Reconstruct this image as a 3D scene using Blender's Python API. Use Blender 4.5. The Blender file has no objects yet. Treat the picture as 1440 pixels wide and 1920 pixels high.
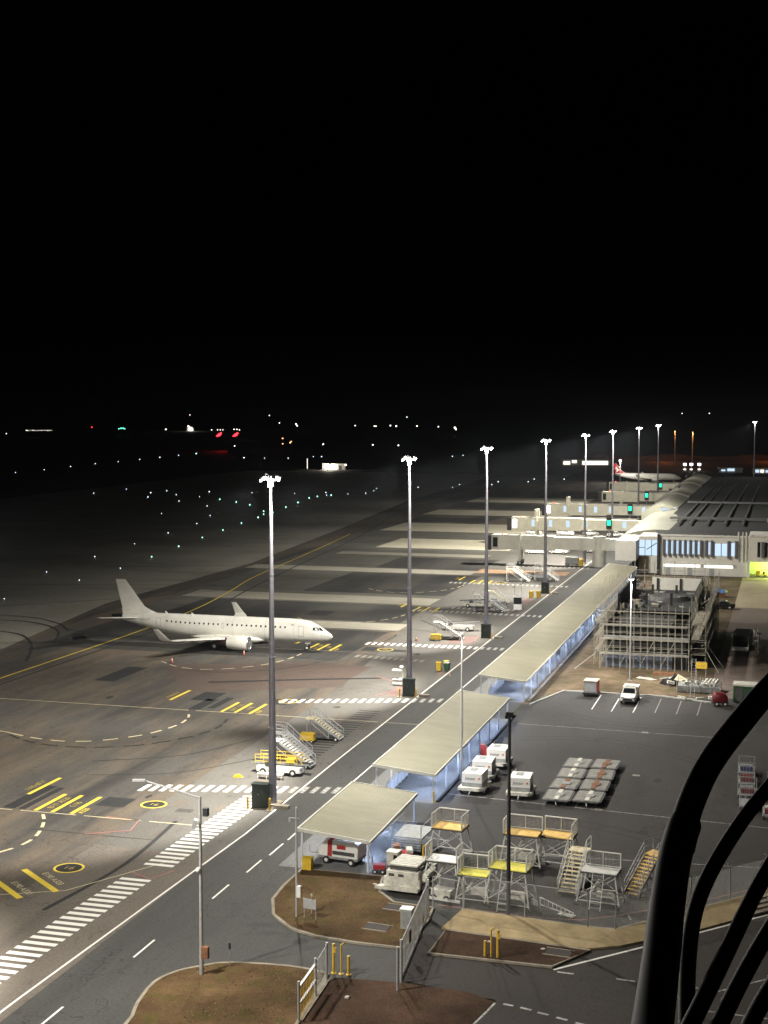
import bpy, math, random
from mathutils import Matrix, Vector
random.seed(7)
PI = math.pi; R = math.radians
S = bpy.context.scene
C = S.collection

# ------------------------------------------------------------------ camera, world, moon, exposure
FPX, CAMH, HOR, YAW = 2663.0, 36.0, 764.0, R(16)
PIT = math.atan((960-HOR)/FPX)
cam_d = bpy.data.cameras.new('camera'); cam = bpy.data.objects.new('camera', cam_d); C.objects.link(cam)
cam.location = (0, 0, CAMH); cam.rotation_euler = (PI/2-PIT, 0, YAW)
cam_d.sensor_fit = 'VERTICAL'; cam_d.sensor_height = 36; cam_d.lens = 36*FPX/1920
cam_d.clip_start = 0.05; cam_d.clip_end = 40000
S.camera = cam
W = bpy.data.worlds.new('World'); S.world = W; W.use_nodes = True
wn = W.node_tree.nodes; wl = W.node_tree.links
sky = wn.new('ShaderNodeTexSky'); sky.sky_type = 'NISHITA'; sky.sun_disc = False
sky.sun_elevation = R(-5); sky.sun_rotation = R(200)
wl.new(sky.outputs[0], wn['Background'].inputs[0]); wn['Background'].inputs[1].default_value = 0.05
sd = bpy.data.lights.new('moon', 'SUN'); sd.energy = 0.006; sd.angle = R(0.5); sd.color = (0.8, 0.88, 1)
so = bpy.data.objects.new('moon', sd); C.objects.link(so); so.rotation_euler = (R(40), 0, R(60))
S.view_settings.view_transform = 'Standard'; S.view_settings.look = 'None'
S.view_settings.gamma = 1; S.view_settings.exposure = 0.0
S.cycles.max_bounces = 5; S.cycles.sample_clamp_indirect = 4
MAST_POWER = 114000.0
HAZE = 0.00004

# ------------------------------------------------------------------ survey: a sight line from the tower to a known height
fw = (-math.sin(YAW)*math.cos(PIT), math.cos(YAW)*math.cos(PIT), -math.sin(PIT))
rt = (math.cos(YAW), math.sin(YAW), 0)
upv = (-math.sin(YAW)*math.sin(PIT), math.cos(YAW)*math.sin(PIT), math.cos(PIT))
def ray(px, py):
    a = (px-720)/FPX; b = (960-py)/FPX
    return Vector([fw[i]+a*rt[i]+b*upv[i] for i in range(3)])
def G(px, py, z=0.0):
    d = ray(px, py); t = (z-CAMH)/d.z
    return (d.x*t, d.y*t)

# ------------------------------------------------------------------ materials
MATS = {}
def nodes_of(name):
    m = bpy.data.materials.new(name); m.use_nodes = True
    return m, m.node_tree.nodes, m.node_tree.links, m.node_tree.nodes['Principled BSDF']
def mapped(N, L, scale):
    tc = N.new('ShaderNodeTexCoord'); mp = N.new('ShaderNodeMapping')
    L.new(tc.outputs['Object'], mp.inputs[0]); mp.inputs['Scale'].default_value = scale
    return mp
def noise(N, L, scale, detail=4, rough=.6):
    mp = mapped(N, L, scale); n = N.new('ShaderNodeTexNoise'); n.inputs['Scale'].default_value = 1
    n.inputs['Detail'].default_value = detail; n.inputs['Roughness'].default_value = rough
    L.new(mp.outputs[0], n.inputs['Vector']); return n.outputs[0]
def ramp(N, L, src, a, b, lo=.35, hi=.65):
    r = N.new('ShaderNodeValToRGB'); L.new(src, r.inputs[0])
    r.color_ramp.elements[0].position = lo; r.color_ramp.elements[1].position = hi
    r.color_ramp.elements[0].color = (*a, 1); r.color_ramp.elements[1].color = (*b, 1); return r.outputs[0]
def mixc(N, L, f, a, b, mode='MIX'):
    m = N.new('ShaderNodeMix'); m.data_type = 'RGBA'; m.blend_type = mode
    for k, s in ((0, f), (6, a), (7, b)):
        if hasattr(s, 'default_value'): L.new(s, m.inputs[k])
        else: m.inputs[k].default_value = s if k == 0 else (*s, 1)
    return m.outputs[2]
def mat(name, col, rough=.55, metal=0.0, var=.18, scale=2.5, bump=0.0, spec=None):
    if name in MATS: return MATS[name]
    m, N, L, B = nodes_of(name)
    n = noise(N, L, (scale,)*3, 5, .65)
    lo = tuple(c*(1-var) for c in col); hi = tuple(min(1, c*(1+var)) for c in col)
    L.new(ramp(N, L, n, lo, hi, .3, .7), B.inputs['Base Color'])
    B.inputs['Roughness'].default_value = rough; B.inputs['Metallic'].default_value = metal
    if spec is not None: B.inputs['Specular IOR Level'].default_value = spec
    if bump:
        b = N.new('ShaderNodeBump'); b.inputs['Strength'].default_value = bump
        L.new(noise(N, L, (scale*6,)*3, 3), b.inputs['Height']); L.new(b.outputs[0], B.inputs['Normal'])
    MATS[name] = m; return m
def emit(name, col, strength, sampled=False):
    if name in MATS: return MATS[name]
    m = bpy.data.materials.new(name); m.use_nodes = True; N = m.node_tree.nodes; L = m.node_tree.links
    N.clear(); o = N.new('ShaderNodeOutputMaterial'); e = N.new('ShaderNodeEmission')
    e.inputs[0].default_value = (*col, 1); e.inputs[1].default_value = strength; L.new(e.outputs[0], o.inputs[0])
    m.cycles.emission_sampling = 'AUTO' if sampled else 'NONE'
    MATS[name] = m; return m
def pavement(name, a, b, stain, streak=(.35, .03), crack=True, rough=.8, joint=None, stain_amt=.75, tint=None):
    m, N, L, B = nodes_of(name)
    base = ramp(N, L, noise(N, L, (.07, .05, 1), 6, .62), a, b, .32, .68)
    st = ramp(N, L, noise(N, L, (streak[0], streak[1], 1), 5, .6), (0, 0, 0), (1, 1, 1), .5, .72)
    mm = N.new('ShaderNodeMath'); mm.operation = 'MULTIPLY'; mm.inputs[1].default_value = stain_amt
    L.new(st, mm.inputs[0])
    col = mixc(N, L, mm.outputs[0], base, stain)
    if tint:
        tn = ramp(N, L, noise(N, L, (.11, .018, 1), 6, .66), (0, 0, 0), (.95, .95, .95), .44, .62)
        col = mixc(N, L, tn, col, tint)
    sp = ramp(N, L, noise(N, L, (5, 5, 5), 3, .7), (.74, .74, .74), (1.22, 1.22, 1.22), .3, .7)
    col = mixc(N, L, 1.0, col, sp, 'MULTIPLY')
    blot = ramp(N, L, noise(N, L, (.9, .6, 1), 4, .7), (.55, .55, .55), (1, 1, 1), .26, .42)
    col = mixc(N, L, .8, col, blot, 'MULTIPLY')
    if crack:
        mp = mapped(N, L, (.045, .035, 1)); nz = N.new('ShaderNodeTexNoise'); nz.inputs['Scale'].default_value = .35
        v = N.new('ShaderNodeTexVoronoi'); v.feature = 'DISTANCE_TO_EDGE'; v.inputs['Scale'].default_value = 1
        tcn = N.new('ShaderNodeTexCoord'); L.new(tcn.outputs['Object'], nz.inputs['Vector'])
        ad = N.new('ShaderNodeVectorMath'); ad.operation = 'ADD'
        L.new(mp.outputs[0], ad.inputs[0]); sc = N.new('ShaderNodeVectorMath'); sc.operation = 'SCALE'
        sc.inputs['Scale'].default_value = .5; L.new(nz.outputs[1], sc.inputs[0]); L.new(sc.outputs[0], ad.inputs[1])
        L.new(ad.outputs[0], v.inputs['Vector'])
        cr = ramp(N, L, v.outputs['Distance'], (.35, .35, .35), (1, 1, 1), .0016, .0036)
        col = mixc(N, L, .75, col, cr, 'MULTIPLY')
    if joint:
        mp = mapped(N, L, (1, 1, 1)); bt = N.new('ShaderNodeTexBrick'); L.new(mp.outputs[0], bt.inputs['Vector'])
        bt.offset = 0; bt.inputs['Scale'].default_value = 1; bt.inputs['Mortar Size'].default_value = .05
        bt.inputs['Brick Width'].default_value = joint; bt.inputs['Row Height'].default_value = joint
        bt.inputs['Color1'].default_value = (1, 1, 1, 1); bt.inputs['Color2'].default_value = (.88, .88, .88, 1)
        bt.inputs['Mortar'].default_value = (.5, .5, .5, 1)
        col = mixc(N, L, .9, col, bt.outputs[0], 'MULTIPLY')
    L.new(col, B.inputs['Base Color']); B.inputs['Roughness'].default_value = rough
    B.inputs['Specular IOR Level'].default_value = .3
    bp = N.new('ShaderNodeBump'); bp.inputs['Strength'].default_value = .25; bp.inputs['Distance'].default_value = .03
    L.new(noise(N, L, (9, 9, 9), 3), bp.inputs['Height']); L.new(bp.outputs[0], B.inputs['Normal'])
    MATS[name] = m; return m
def paint(name, col, under=(.07, .067, .06), lo=.33, hi=.5):
    m, N, L, B = nodes_of(name)
    f = ramp(N, L, noise(N, L, (2.2, 2.2, 2.2), 6, .72), (0, 0, 0), (1, 1, 1), lo, hi)
    c2 = mixc(N, L, f, under, col)
    L.new(c2, B.inputs['Base Color']); B.inputs['Roughness'].default_value = .6
    MATS[name] = m; return m

m_terrain = pavement('dark_field', (.030, .034, .018), (.05, .045, .028), (.02, .02, .013), (.02, .02), crack=False)
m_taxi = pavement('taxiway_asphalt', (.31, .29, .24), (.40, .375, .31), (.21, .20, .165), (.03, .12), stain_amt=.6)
m_apron = pavement('apron_asphalt', (.066, .062, .057), (.096, .090, .080), (.040, .038, .036), (.22, .02), stain_amt=.9, tint=(.165, .13, .095))
m_dark = pavement('fresh_asphalt', (.036, .035, .034), (.056, .054, .050), (.024, .024, .023), (.04, .35), stain_amt=.8, tint=(.075, .07, .06))
m_conc = pavement('grey_concrete', (0.125, 0.117, 0.104), (0.156, 0.148, 0.133), (0.088, 0.078, 0.070), (.12, .04), stain_amt=.6)
m_brown = pavement('brown_concrete', (.135, .116, .096), (.178, .152, .127), (.088, .077, .066), (.25, .03), stain_amt=.7)
m_cream = pavement('cream_concrete', (.50, .46, .34), (.60, .55, .42), (.40, .37, .29), (.05, .2), crack=False, stain_amt=.5)
m_band = pavement('pale_band', (.30, .28, .225), (.38, .355, .285), (.21, .20, .16), (.04, .3), crack=False, stain_amt=.6)
m_mid = pavement('stand_concrete', (.105, .10, .085), (.155, .147, .122), (.06, .057, .05), (.05, .3), stain_amt=.75)
m_red = pavement('reddish_asphalt', (0.095, 0.071, 0.060), (0.119, 0.088, 0.073), (0.071, 0.057, 0.049), (.12, .05), stain_amt=.6)
m_road = pavement('road_asphalt', (0.064, 0.064, 0.060), (0.084, 0.082, 0.076), (0.050, 0.049, 0.046), (.5, .02), stain_amt=.5)
m_lot = pavement('carpark_asphalt', (.043, .040, .037), (.060, .055, .051), (.031, .029, .028), (.14, .05), stain_amt=.85)
m_sitey = pavement('site_brown_asphalt', (.16, .125, .105), (.20, .155, .13), (.12, .095, .08), (.1, .1), crack=False)
m_sitet = pavement('site_tan_concrete', (.34, .28, .19), (.42, .35, .24), (.26, .21, .14), (.1, .1), crack=False)
m_access = pavement('access_road_asphalt', (.042, .036, .031), (.055, .047, .041), (.034, .029, .026), (.1, .1), stain_amt=.5)
m_floor = pavement('canopy_floor_concrete', (.17, .17, .17), (.22, .22, .215), (.12, .12, .12), (.3, .1), crack=False)
m_patch = mat('tar_patch', (.022, .022, .022), .85, var=.25, scale=1.2)
m_tyre_mark = mat('rubber_mark', (.022, .021, .02), .85, var=.3, scale=1.5)
m_white_p = paint('white_paint', (.84, .82, .76), lo=.26, hi=.40)
m_white_w = paint('worn_white_paint', (.50, .49, .45), lo=.36, hi=.55)
m_faint_p = paint('faded_paint', (.30, .28, .24), under=(.21, .19, .17), lo=.4, hi=.6)
m_yel_p = paint('yellow_paint', (.80, .60, .07), lo=.26, hi=.36)
m_yel_t = paint('worn_yellow_lettering', (.62, .46, .08), lo=.38, hi=.55)
m_cream_p = paint('cream_line_paint', (.66, .58, .36), lo=.28, hi=.42)
m_red_p = paint('red_paint', (.42, .11, .09), under=(.22, .19, .17), lo=.36, hi=.58)
m_redw = paint('worn_red_paint', (.19, .095, .08), under=(.13, .12, .105), lo=.36, hi=.6)
m_kerb = mat('kerb_concrete', (.30, .26, .20), .85, var=.3, scale=.9, bump=.2)
m_batter = mat('batter_concrete', (.40, .305, .165), .9, var=.3, scale=.6, bump=.4)
def ground_mat(name, cols):
    m, N, L, B = nodes_of(name)
    c = ramp(N, L, noise(N, L, (.35, .35, .35), 7, .7), cols[0], cols[1], .38, .62)
    g = ramp(N, L, noise(N, L, (.6, .6, .6), 6, .7), (0, 0, 0), (1, 1, 1), .5, .62)
    c = mixc(N, L, g, c, cols[2])
    c = mixc(N, L, 1.0, c, ramp(N, L, noise(N, L, (7, 7, 7), 4, .75), (.72, .72, .72), (1.22, 1.22, 1.22), .3, .7), 'MULTIPLY')
    c = mixc(N, L, 1.0, c, ramp(N, L, noise(N, L, (.16, .16, .16), 5, .6), (.62, .62, .62), (1.25, 1.25, 1.25), .35, .65), 'MULTIPLY')
    L.new(c, B.inputs['Base Color']); B.inputs['Roughness'].default_value = .95; B.inputs['Specular IOR Level'].default_value = .1
    bp = N.new('ShaderNodeBump'); bp.inputs['Strength'].default_value = .9; bp.inputs['Distance'].default_value = .1
    L.new(noise(N, L, (6, 6, 6), 5, .7), bp.inputs['Height']); L.new(bp.outputs[0], B.inputs['Normal'])
    MATS[name] = m; return m
m_grass = ground_mat('dry_grass_soil', ((.105, .062, .033), (.15, .096, .047), (.105, .080, .030)))
m_mulch = ground_mat('red_mulch', ((.070, .042, .029), (.105, .062, .042), (.085, .055, .033)))
m_dirt = ground_mat('building_site_dirt', ((.12, .085, .055), (.18, .13, .085), (.10, .095, .04)))
m_blade = mat('dry_grass_blade', (.20, .15, .065), .9, var=.4, scale=.6)
m_galv = mat('galvanised_steel', (.46, .46, .46), .5, .3, .15, 3)
m_steel = mat('pale_steel', (.78, .77, .72), .45, 0, .15, 3)
m_mast = mat('mast_steel', (.30, .29, .33), .55, .5, .12, 1.2)
m_dkpole = mat('dark_pole_paint', (.03, .03, .035), .5, 0, .2, 3)
m_cab = mat('dark_green_cabinet_paint', (.012, .02, .016), .55, 0, .3, 3)
m_bol = mat('yellow_bollard_paint', (.62, .40, .05), .5, 0, .2, 4)
m_black = mat('black_rubber', (.02, .02, .02), .8, 0, .3, 6)
m_blackp = mat('black_gloss', (.012, .012, .013), .3, 0, .2, 6)
m_white = mat('white_vehicle_paint', (.78, .77, .73), .35, 0, .06, 2)
m_offw = mat('worn_white_paintwork', (.62, .60, .52), .55, 0, .28, 2)
m_plane, N_, L_r, B_ = nodes_of('aircraft_white')
c_ = ramp(N_, L_r, noise(N_, L_r, (.5, .5, .5), 5, .6), (.74, .72, .65), (.82, .80, .73), .35, .6)
c_ = mixc(N_, L_r, ramp(N_, L_r, noise(N_, L_r, (.35, 2.5, 3.2), 5, .65), (0, 0, 0), (.45, .45, .45), .55, .8), c_, (.58, .55, .48))
L_r.new(c_, B_.inputs['Base Color']); B_.inputs['Roughness'].default_value = .3; B_.inputs['Coat Weight'].default_value = .2; MATS['aircraft_white'] = m_plane
m_seam = mat('panel_seam_grey', (.45, .44, .40), .5, 0, .1, 2)
m_bare = mat('bare_metal', (.6, .6, .6), .3, .9, .1, 4)
m_hot = mat('engine_exhaust_metal', (.10, .06, .05), .5, .7, .3, 4)
m_fan = mat('engine_fan_grey', (.10, .10, .11), .45, .6, .2, 5)
m_glass = mat('dark_glass', (.015, .017, .02), .12, 0, .1, 2)
m_roof, N_, L_r, B_ = nodes_of('canopy_roof_sheet')
c_ = ramp(N_, L_r, noise(N_, L_r, (.22, .5, 1), 6, .65), (.165, .150, .090), (.220, .203, .130), .32, .68)
c_ = mixc(N_, L_r, ramp(N_, L_r, noise(N_, L_r, (.25, 3.5, 1), 4, .6), (0, 0, 0), (.5, .5, .5), .55, .75), c_, (.125, .115, .072))
L_r.new(c_, B_.inputs['Base Color']); B_.inputs['Roughness'].default_value = .5; B_.inputs['Metallic'].default_value = .1; MATS['canopy_roof_sheet'] = m_roof
m_trim = mat('canopy_trim_white', (.62, .61, .55), .5, 0, .12, 2)
m_colw = mat('canopy_column_white', (.70, .71, .74), .5, 0, .1, 2)
m_yel = mat('yellow_equipment_paint', (.72, .48, .04), .5, 0, .18, 3)
m_lem = mat('lemon_deck_paint', (.88, .80, .12), .6, 0, .15, 2.5)
m_orn = mat('ochre_deck_paint', (.88, .56, .17), .65, 0, .2, 1.8)
m_redp = mat('red_equipment_paint', (.38, .03, .03), .5, 0, .25, 3)
m_tan = mat('worn_tread_paint', (.80, .70, .46), .65, 0, .25, 3)
m_grey = mat('grey_equipment_paint', (.28, .29, .28), .55, 0, .25, 2.5)
m_dgrey = mat('dark_grey_metal', (.09, .09, .09), .6, .3, .3, 3)
m_ddeck = mat('dolly_deck_metal', (.34, .33, .30), .6, .1, .3, 2)
m_drain = mat('drain_iron', (.05, .042, .036), .8, .1, .3, 4)
m_redd = mat('dark_red_hood_paint', (.17, .015, .02), .45, 0, .2, 3)
m_mesh = mat('wire_mesh_steel', (.40, .40, .38), .6, .4, .2, 3)
m_cone = mat('orange_red_plastic', (.62, .09, .03), .5, 0, .1, 6)
m_rust = mat('rusty_timber', (.22, .10, .05), .8, 0, .4, 3)
m_tail = mat('red_tail_paint', (.42, .01, .015), .35, 0, .08, 1)
m_jb = mat('airbridge_cream_panel', (.80, .76, .60), .5, 0, .10, .6)
m_jbg = mat('airbridge_grey_panel', (.56, .55, .48), .5, .1, .12, .6)
m_wall = mat('terminal_wall_render', (.60, .58, .52), .7, 0, .10, .3)
m_troof = mat('terminal_dark_roof', (.016, .017, .016), .75, .1, .2, .2)
m_vault = mat('terminal_vault_roof', (.29, .285, .225), .6, .1, .10, .12)
m_fin = mat('sunshade_fin_grey', (.16, .17, .19), .5, .2, .1, 2)
m_brownd = mat('brown_door', (.12, .08, .03), .6, 0, .2, 3)
m_blue = mat('blue_tarp_plastic', (.08, .18, .42), .5, 0, .2, 3)
m_bagr = mat('red_bag_cloth', (.15, .03, .035), .8, 0, .3, 3)
m_bagb = mat('navy_bag_cloth', (.04, .05, .12), .8, 0, .3, 3)
m_green = mat('green_plastic', (.03, .08, .04), .5, 0, .2, 3)
m_scaf = mat('scaffold_tube_steel', (.40, .375, .31), .5, .1, .25, 1.5)
m_deck = mat('scaffold_plank', (.30, .27, .21), .8, 0, .3, 1.5)
m_shade = mat('dark_building_shade', (.028, .028, .027), .85, 0, .35, .4)  # near black: shade of the scaffolded block's open inside put into the colour
m_bluew = mat('blue_grey_hoarding', (.12, .14, .18), .8, 0, .3, .5)
m_rail = mat('black_railing_paint', (.012, .012, .013), .5, 0, .15, 20)
m_light = emit('floodlight_lens', (1, .97, .9), 60)
m_batten = emit('cool_batten_tube', (.52, .66, 1.0), 270, True)
m_winlit = emit('cool_lit_window', (.62, .80, 1.0), 1.1, True)
m_stripl = emit('warm_white_strip', (1, .98, .9), 1.8, True)
m_greenl = emit('green_docking_light', (.02, 1, .42), 3.0, True)
m_cablit = emit('airbridge_cab_lamp', (.95, .95, 1.0), 5, True)
m_redlamp = emit('red_lamp', (1, .02, .03), 8)
m_redbeacon = emit('red_beacon_lamp', (1, .10, .05), 4)
m_al_blue = emit('airfield_blue_white', (.72, .86, 1), 5)
m_al_green = emit('airfield_green_white', (.42, 1, .82), 5)
m_far_w = emit('far_lamp_white', (1, .93, .8), 5)
m_far_o = emit('far_lamp_orange', (1, .48, .2), 4)
m_far_g = emit('far_lamp_green', (.15, 1, .6), 3)
m_far_lit = emit('far_lit_opening', (1, .93, .78), 1.6, True)

# ------------------------------------------------------------------ mesh helpers
class MB:
    def __init__(s): s.v = []; s.f = []
    def poly(s, pts):
        k = len(s.v); s.v += [tuple(p) for p in pts]; s.f.append(tuple(range(k, k+len(pts)))); return s
    def box(s, x0, x1, y0, y1, z0, z1):
        k = len(s.v)
        s.v += [(x, y, z) for z in (z0, z1) for x, y in ((x0, y0), (x1, y0), (x1, y1), (x0, y1))]
        s.f += [tuple(k+i for i in q) for q in ((3, 2, 1, 0), (4, 5, 6, 7), (0, 1, 5, 4), (1, 2, 6, 5), (2, 3, 7, 6), (3, 0, 4, 7))]
        return s
    def cb(s, c, d, rz=0.0, ry=0.0, rx=0.0):
        k = len(s.v); s.box(-d[0]/2, d[0]/2, -d[1]/2, d[1]/2, -d[2]/2, d[2]/2)
        M4 = Matrix.Translation(c) @ Matrix.Rotation(rz, 4, 'Z') @ Matrix.Rotation(ry, 4, 'Y') @ Matrix.Rotation(rx, 4, 'X')
        for i in range(k, len(s.v)): s.v[i] = tuple(M4 @ Vector(s.v[i]))
        return s
    def tube(s, p0, p1, r, r2=None, n=6, caps=True):
        p0 = Vector(p0); p1 = Vector(p1); d = (p1-p0); r2 = r if r2 is None else r2
        if d.length < 1e-6: return s
        d.normalize(); a = d.orthogonal().normalized(); b = d.cross(a); k = len(s.v)
        for p, q in ((p0, r), (p1, r2)):
            for i in range(n):
                t = 2*PI*i/n; s.v.append(tuple(p+a*math.cos(t)*q+b*math.sin(t)*q))
        for i in range(n): s.f.append((k+i, k+(i+1) % n, k+n+(i+1) % n, k+n+i))
        if caps: s.f.append(tuple(k+i for i in range(n))[::-1]); s.f.append(tuple(k+n+i for i in range(n)))
        return s
    def path(s, pts, r, n=5):
        for a, b in zip(pts, pts[1:]): s.tube(a, b, r, n=n)
        return s
    def prism(s, pts, z0, z1):
        k = len(s.v); n = len(pts)
        s.v += [(p[0], p[1], z0) for p in pts]+[(p[0], p[1], z1) for p in pts]
        s.f.append(tuple(range(k, k+n))[::-1]); s.f.append(tuple(range(k+n, k+2*n)))
        for i in range(n): j = (i+1) % n; s.f.append((k+i, k+j, k+n+j, k+n+i))
        return s
    def extr(s, prof, y0, y1):           # profile in x,z extruded along y
        k = len(s.v); n = len(prof)
        s.v += [(p[0], y0, p[1]) for p in prof]+[(p[0], y1, p[1]) for p in prof]
        s.f.append(tuple(range(k, k+n))); s.f.append(tuple(range(k+n, k+2*n))[::-1])
        for i in range(n): j = (i+1) % n; s.f.append((k+j, k+i, k+n+i, k+n+j))
        return s
    def loft(s, rings, c0=True, c1=True):
        k = len(s.v); n = len(rings[0])
        for r in rings: s.v += [tuple(p) for p in r]
        for a in range(len(rings)-1):
            for i in range(n): j = (i+1) % n; s.f.append((k+a*n+i, k+a*n+j, k+(a+1)*n+j, k+(a+1)*n+i))
        if c0: s.f.append(tuple(k+i for i in range(n))[::-1])
        if c1: s.f.append(tuple(k+(len(rings)-1)*n+i for i in range(n)))
        return s
    def ball(s, c, r, n=8, m=5):
        rings = []
        for a in range(1, m):
            t = PI*a/m; rings.append([(c[0]+r*math.sin(t)*math.cos(2*PI*i/n), c[1]+r*math.sin(t)*math.sin(2*PI*i/n), c[2]-r*math.cos(t)) for i in range(n)])
        return s.loft(rings)
    def ribbon(s, pts, w, z=None):
        L = []; Rr = []
        for i, p in enumerate(pts):
            a = pts[max(0, i-1)]; b = pts[min(len(pts)-1, i+1)]
            d = Vector((b[0]-a[0], b[1]-a[1])).normalized(); nx, ny = -d.y*w/2, d.x*w/2
            zz = z if z is not None else p[2]
            L.append((p[0]+nx, p[1]+ny, zz)); Rr.append((p[0]-nx, p[1]-ny, zz))
        for i in range(len(pts)-1): s.poly((Rr[i], Rr[i+1], L[i+1], L[i]))
        return s
    def mesh(s, name, m, smooth=False):
        me = bpy.data.meshes.new(name); me.from_pydata(s.v, [], s.f); me.materials.append(m); me.update()
        if smooth:
            me.polygons.foreach_set('use_smooth', [True]*len(me.polygons))
            try: me.set_sharp_from_angle(angle=R(40))
            except Exception: pass
        return me
    def build(s, name, m, parent=None, smooth=False, loc=(0, 0, 0), rz=0.0):
        return put(name, s.mesh(name, m, smooth), parent, loc, rz)
def put(name, me, parent=None, loc=(0, 0, 0), rz=0.0):
    o = bpy.data.objects.new(name, me); C.objects.link(o); o.location = loc; o.rotation_euler = (0, 0, rz)
    if parent: o.parent = parent
    return o
def tag(o, label, cat, group=None):
    o['label'] = label; o['category'] = cat
    if group: o['group'] = group
    return o
def thing(name, label, cat, loc=(0, 0, 0), rz=0.0, group=None):
    o = bpy.data.objects.new(name, None); C.objects.link(o); o.location = loc; o.rotation_euler = (0, 0, rz)
    o.empty_display_size = .3
    return tag(o, label, cat, group)
def struct(o): o['kind'] = 'structure'; return o
def copy_tree(o, parent=None):
    c = o.copy(); C.objects.link(c); c.parent = parent
    for ch in list(o.children): copy_tree(ch, c)
    return c
def lamp(name, kind, parent, loc, power, col, rot=(0, 0, 0), size=PI, blend=1, rad=.3):
    d = bpy.data.lights.new(name, kind); d.energy = power; d.color = col; d.shadow_soft_size = rad
    if kind == 'SPOT': d.spot_size = size; d.spot_blend = blend
    o = bpy.data.objects.new(name, d); C.objects.link(o); o.parent = parent; o.location = loc; o.rotation_euler = rot
    return o
def text_mesh(txt, size, depth=0.0):
    cu = bpy.data.curves.new('lettering', 'FONT'); cu.body = txt; cu.size = size; cu.extrude = depth; cu.align_x = 'CENTER'; cu.align_y = 'CENTER'
    o = bpy.data.objects.new('lettering', cu); C.objects.link(o); bpy.context.view_layer.update()
    me = bpy.data.meshes.new_from_object(o.evaluated_get(bpy.context.evaluated_depsgraph_get()))
    bpy.data.objects.remove(o); return me
def lettering(txt, size, m, parent, M4):
    me = text_mesh(txt, size); me.materials.clear(); me.materials.append(m); me.transform(M4)
    return put('lettering', me, parent)
def rect(x0, x1, y0, y1, z): return MB().poly(((x0, y0, z), (x1, y0, z), (x1, y1, z), (x0, y1, z)))

# ================================================================== SETTING
struct(MB().poly(((-16000, -200, -.06), (16000, -200, -.06), (16000, 30000, -.06), (-16000, 30000, -.06))).build('terrain', m_terrain))
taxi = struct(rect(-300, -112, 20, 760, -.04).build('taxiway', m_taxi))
apron = struct(MB().poly([(-113, 20, -.02), (-54, 20, -.02), (-40, 20, -.02), (-40, 700, -.02), (-150, 700, -.02), (-142, 526, -.02), (-129, 404, -.02), (-120, 307, -.02), (-121, 236, -.02), (-113, 187, -.02)]).build('apron_pavement', m_apron))
def slab(name, m, pts, z): return MB().poly([(p[0], p[1], z) for p in pts]).build(name, m, apron)
def srect(name, m, x0, x1, y0, y1, z): return rect(x0, x1, y0, y1, z).build(name, m, apron)
# concrete margin under the masts
slab('concrete_margin', m_conc, [(-54.6, 104), (-40, 104), (-40, 420), (-66, 420), (-65, 300), (-62, 240), (-58.5, 205), (-55.2, 172)], -.016)
slab('brown_margin', m_brown, [(-54.3, 20), (-40, 20), (-40, 104), (-54.7, 104)], -.016)
slab('reddish_panel', m_red, [(-73, 163.5), (-56.2, 172.5), (-55.4, 187.7), (-66, 188.5), (-84, 181)], -.0155)
slab('concrete_stand', m_mid, [(-112, 218.5), (-61, 218.5), (-64, 300), (-66, 424), (-119, 424), (-116, 330)], -.018)
# dark and pale stand panels
srect('dark_panel', m_dark, -110, -61.6, 190.8, 217.8, -.0155)
srect('dark_panel', m_dark, -106, -62.4, 227.6, 247.9, -.0155)
srect('dark_panel', m_dark, -92, -63.2, 262.6, 296.4, -.0155)
srect('dark_panel', m_dark, -90, -66, 306, 329, -.0155)
srect('pale_band', m_band, -112, -63, 249.5, 258.8, -.0155)
srect('pale_band', m_band, -118, -66, 297.5, 305, -.0155)
srect('pale_band', m_band, -108, -70, 332.6, 339, -.0155)
srect('pale_band', m_band, -112, -60.5, 219.5, 226.4, -.0155)
srect('cream_pad', m_cream, -103, -68, 351, 377, -.0155)
srect('cream_pad', m_cream, -116, -68, 400, 429, -.0155)
srect('cream_pad', m_cream, -119.5, -70, 464, 488, -.0155)
srect('cream_pad', m_cream, -119.5, -74, 530, 560, -.0155)
srect('dark_panel', m_dark, -118, -92, 435, 452, -.0155)
srect('dark_panel', m_dark, -120, -66, 496, 522, -.0155)
srect('orange_stained_panel', mat('orange_stained_concrete', (.42, .25, .14), .8, var=.35, scale=.4), -66, -46, 302, 309, -.0145)
for x0, x1, y0, y1 in ((-88.2, -85.2, 168, 178.4), (-70.9, -68, 160, 165.1), (-60.2, -57.4, 114.5, 117.4), (-60.6, -58.4, 160.2, 163.4),
                       (-66.9, -65.9, 156, 162.5), (-68.9, -67.4, 155, 161), (-66.3, -65.6, 111.6, 119), (-67.9, -66.6, 111.6, 119.4), (-64, -61.6, 199.6, 203.4),
                       (-61, -58.9, 200, 203.4), (-56.5, -53.6, 200.2, 202.2), (-62, -50.5, 106.35, 106.5), (-81, -77, 232, 238), (-76.5, -71, 266, 270), (-70, -66, 285, 291)):
    srect('tar_patch', m_patch, x0, x1, y0, y1, -.0105)
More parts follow.
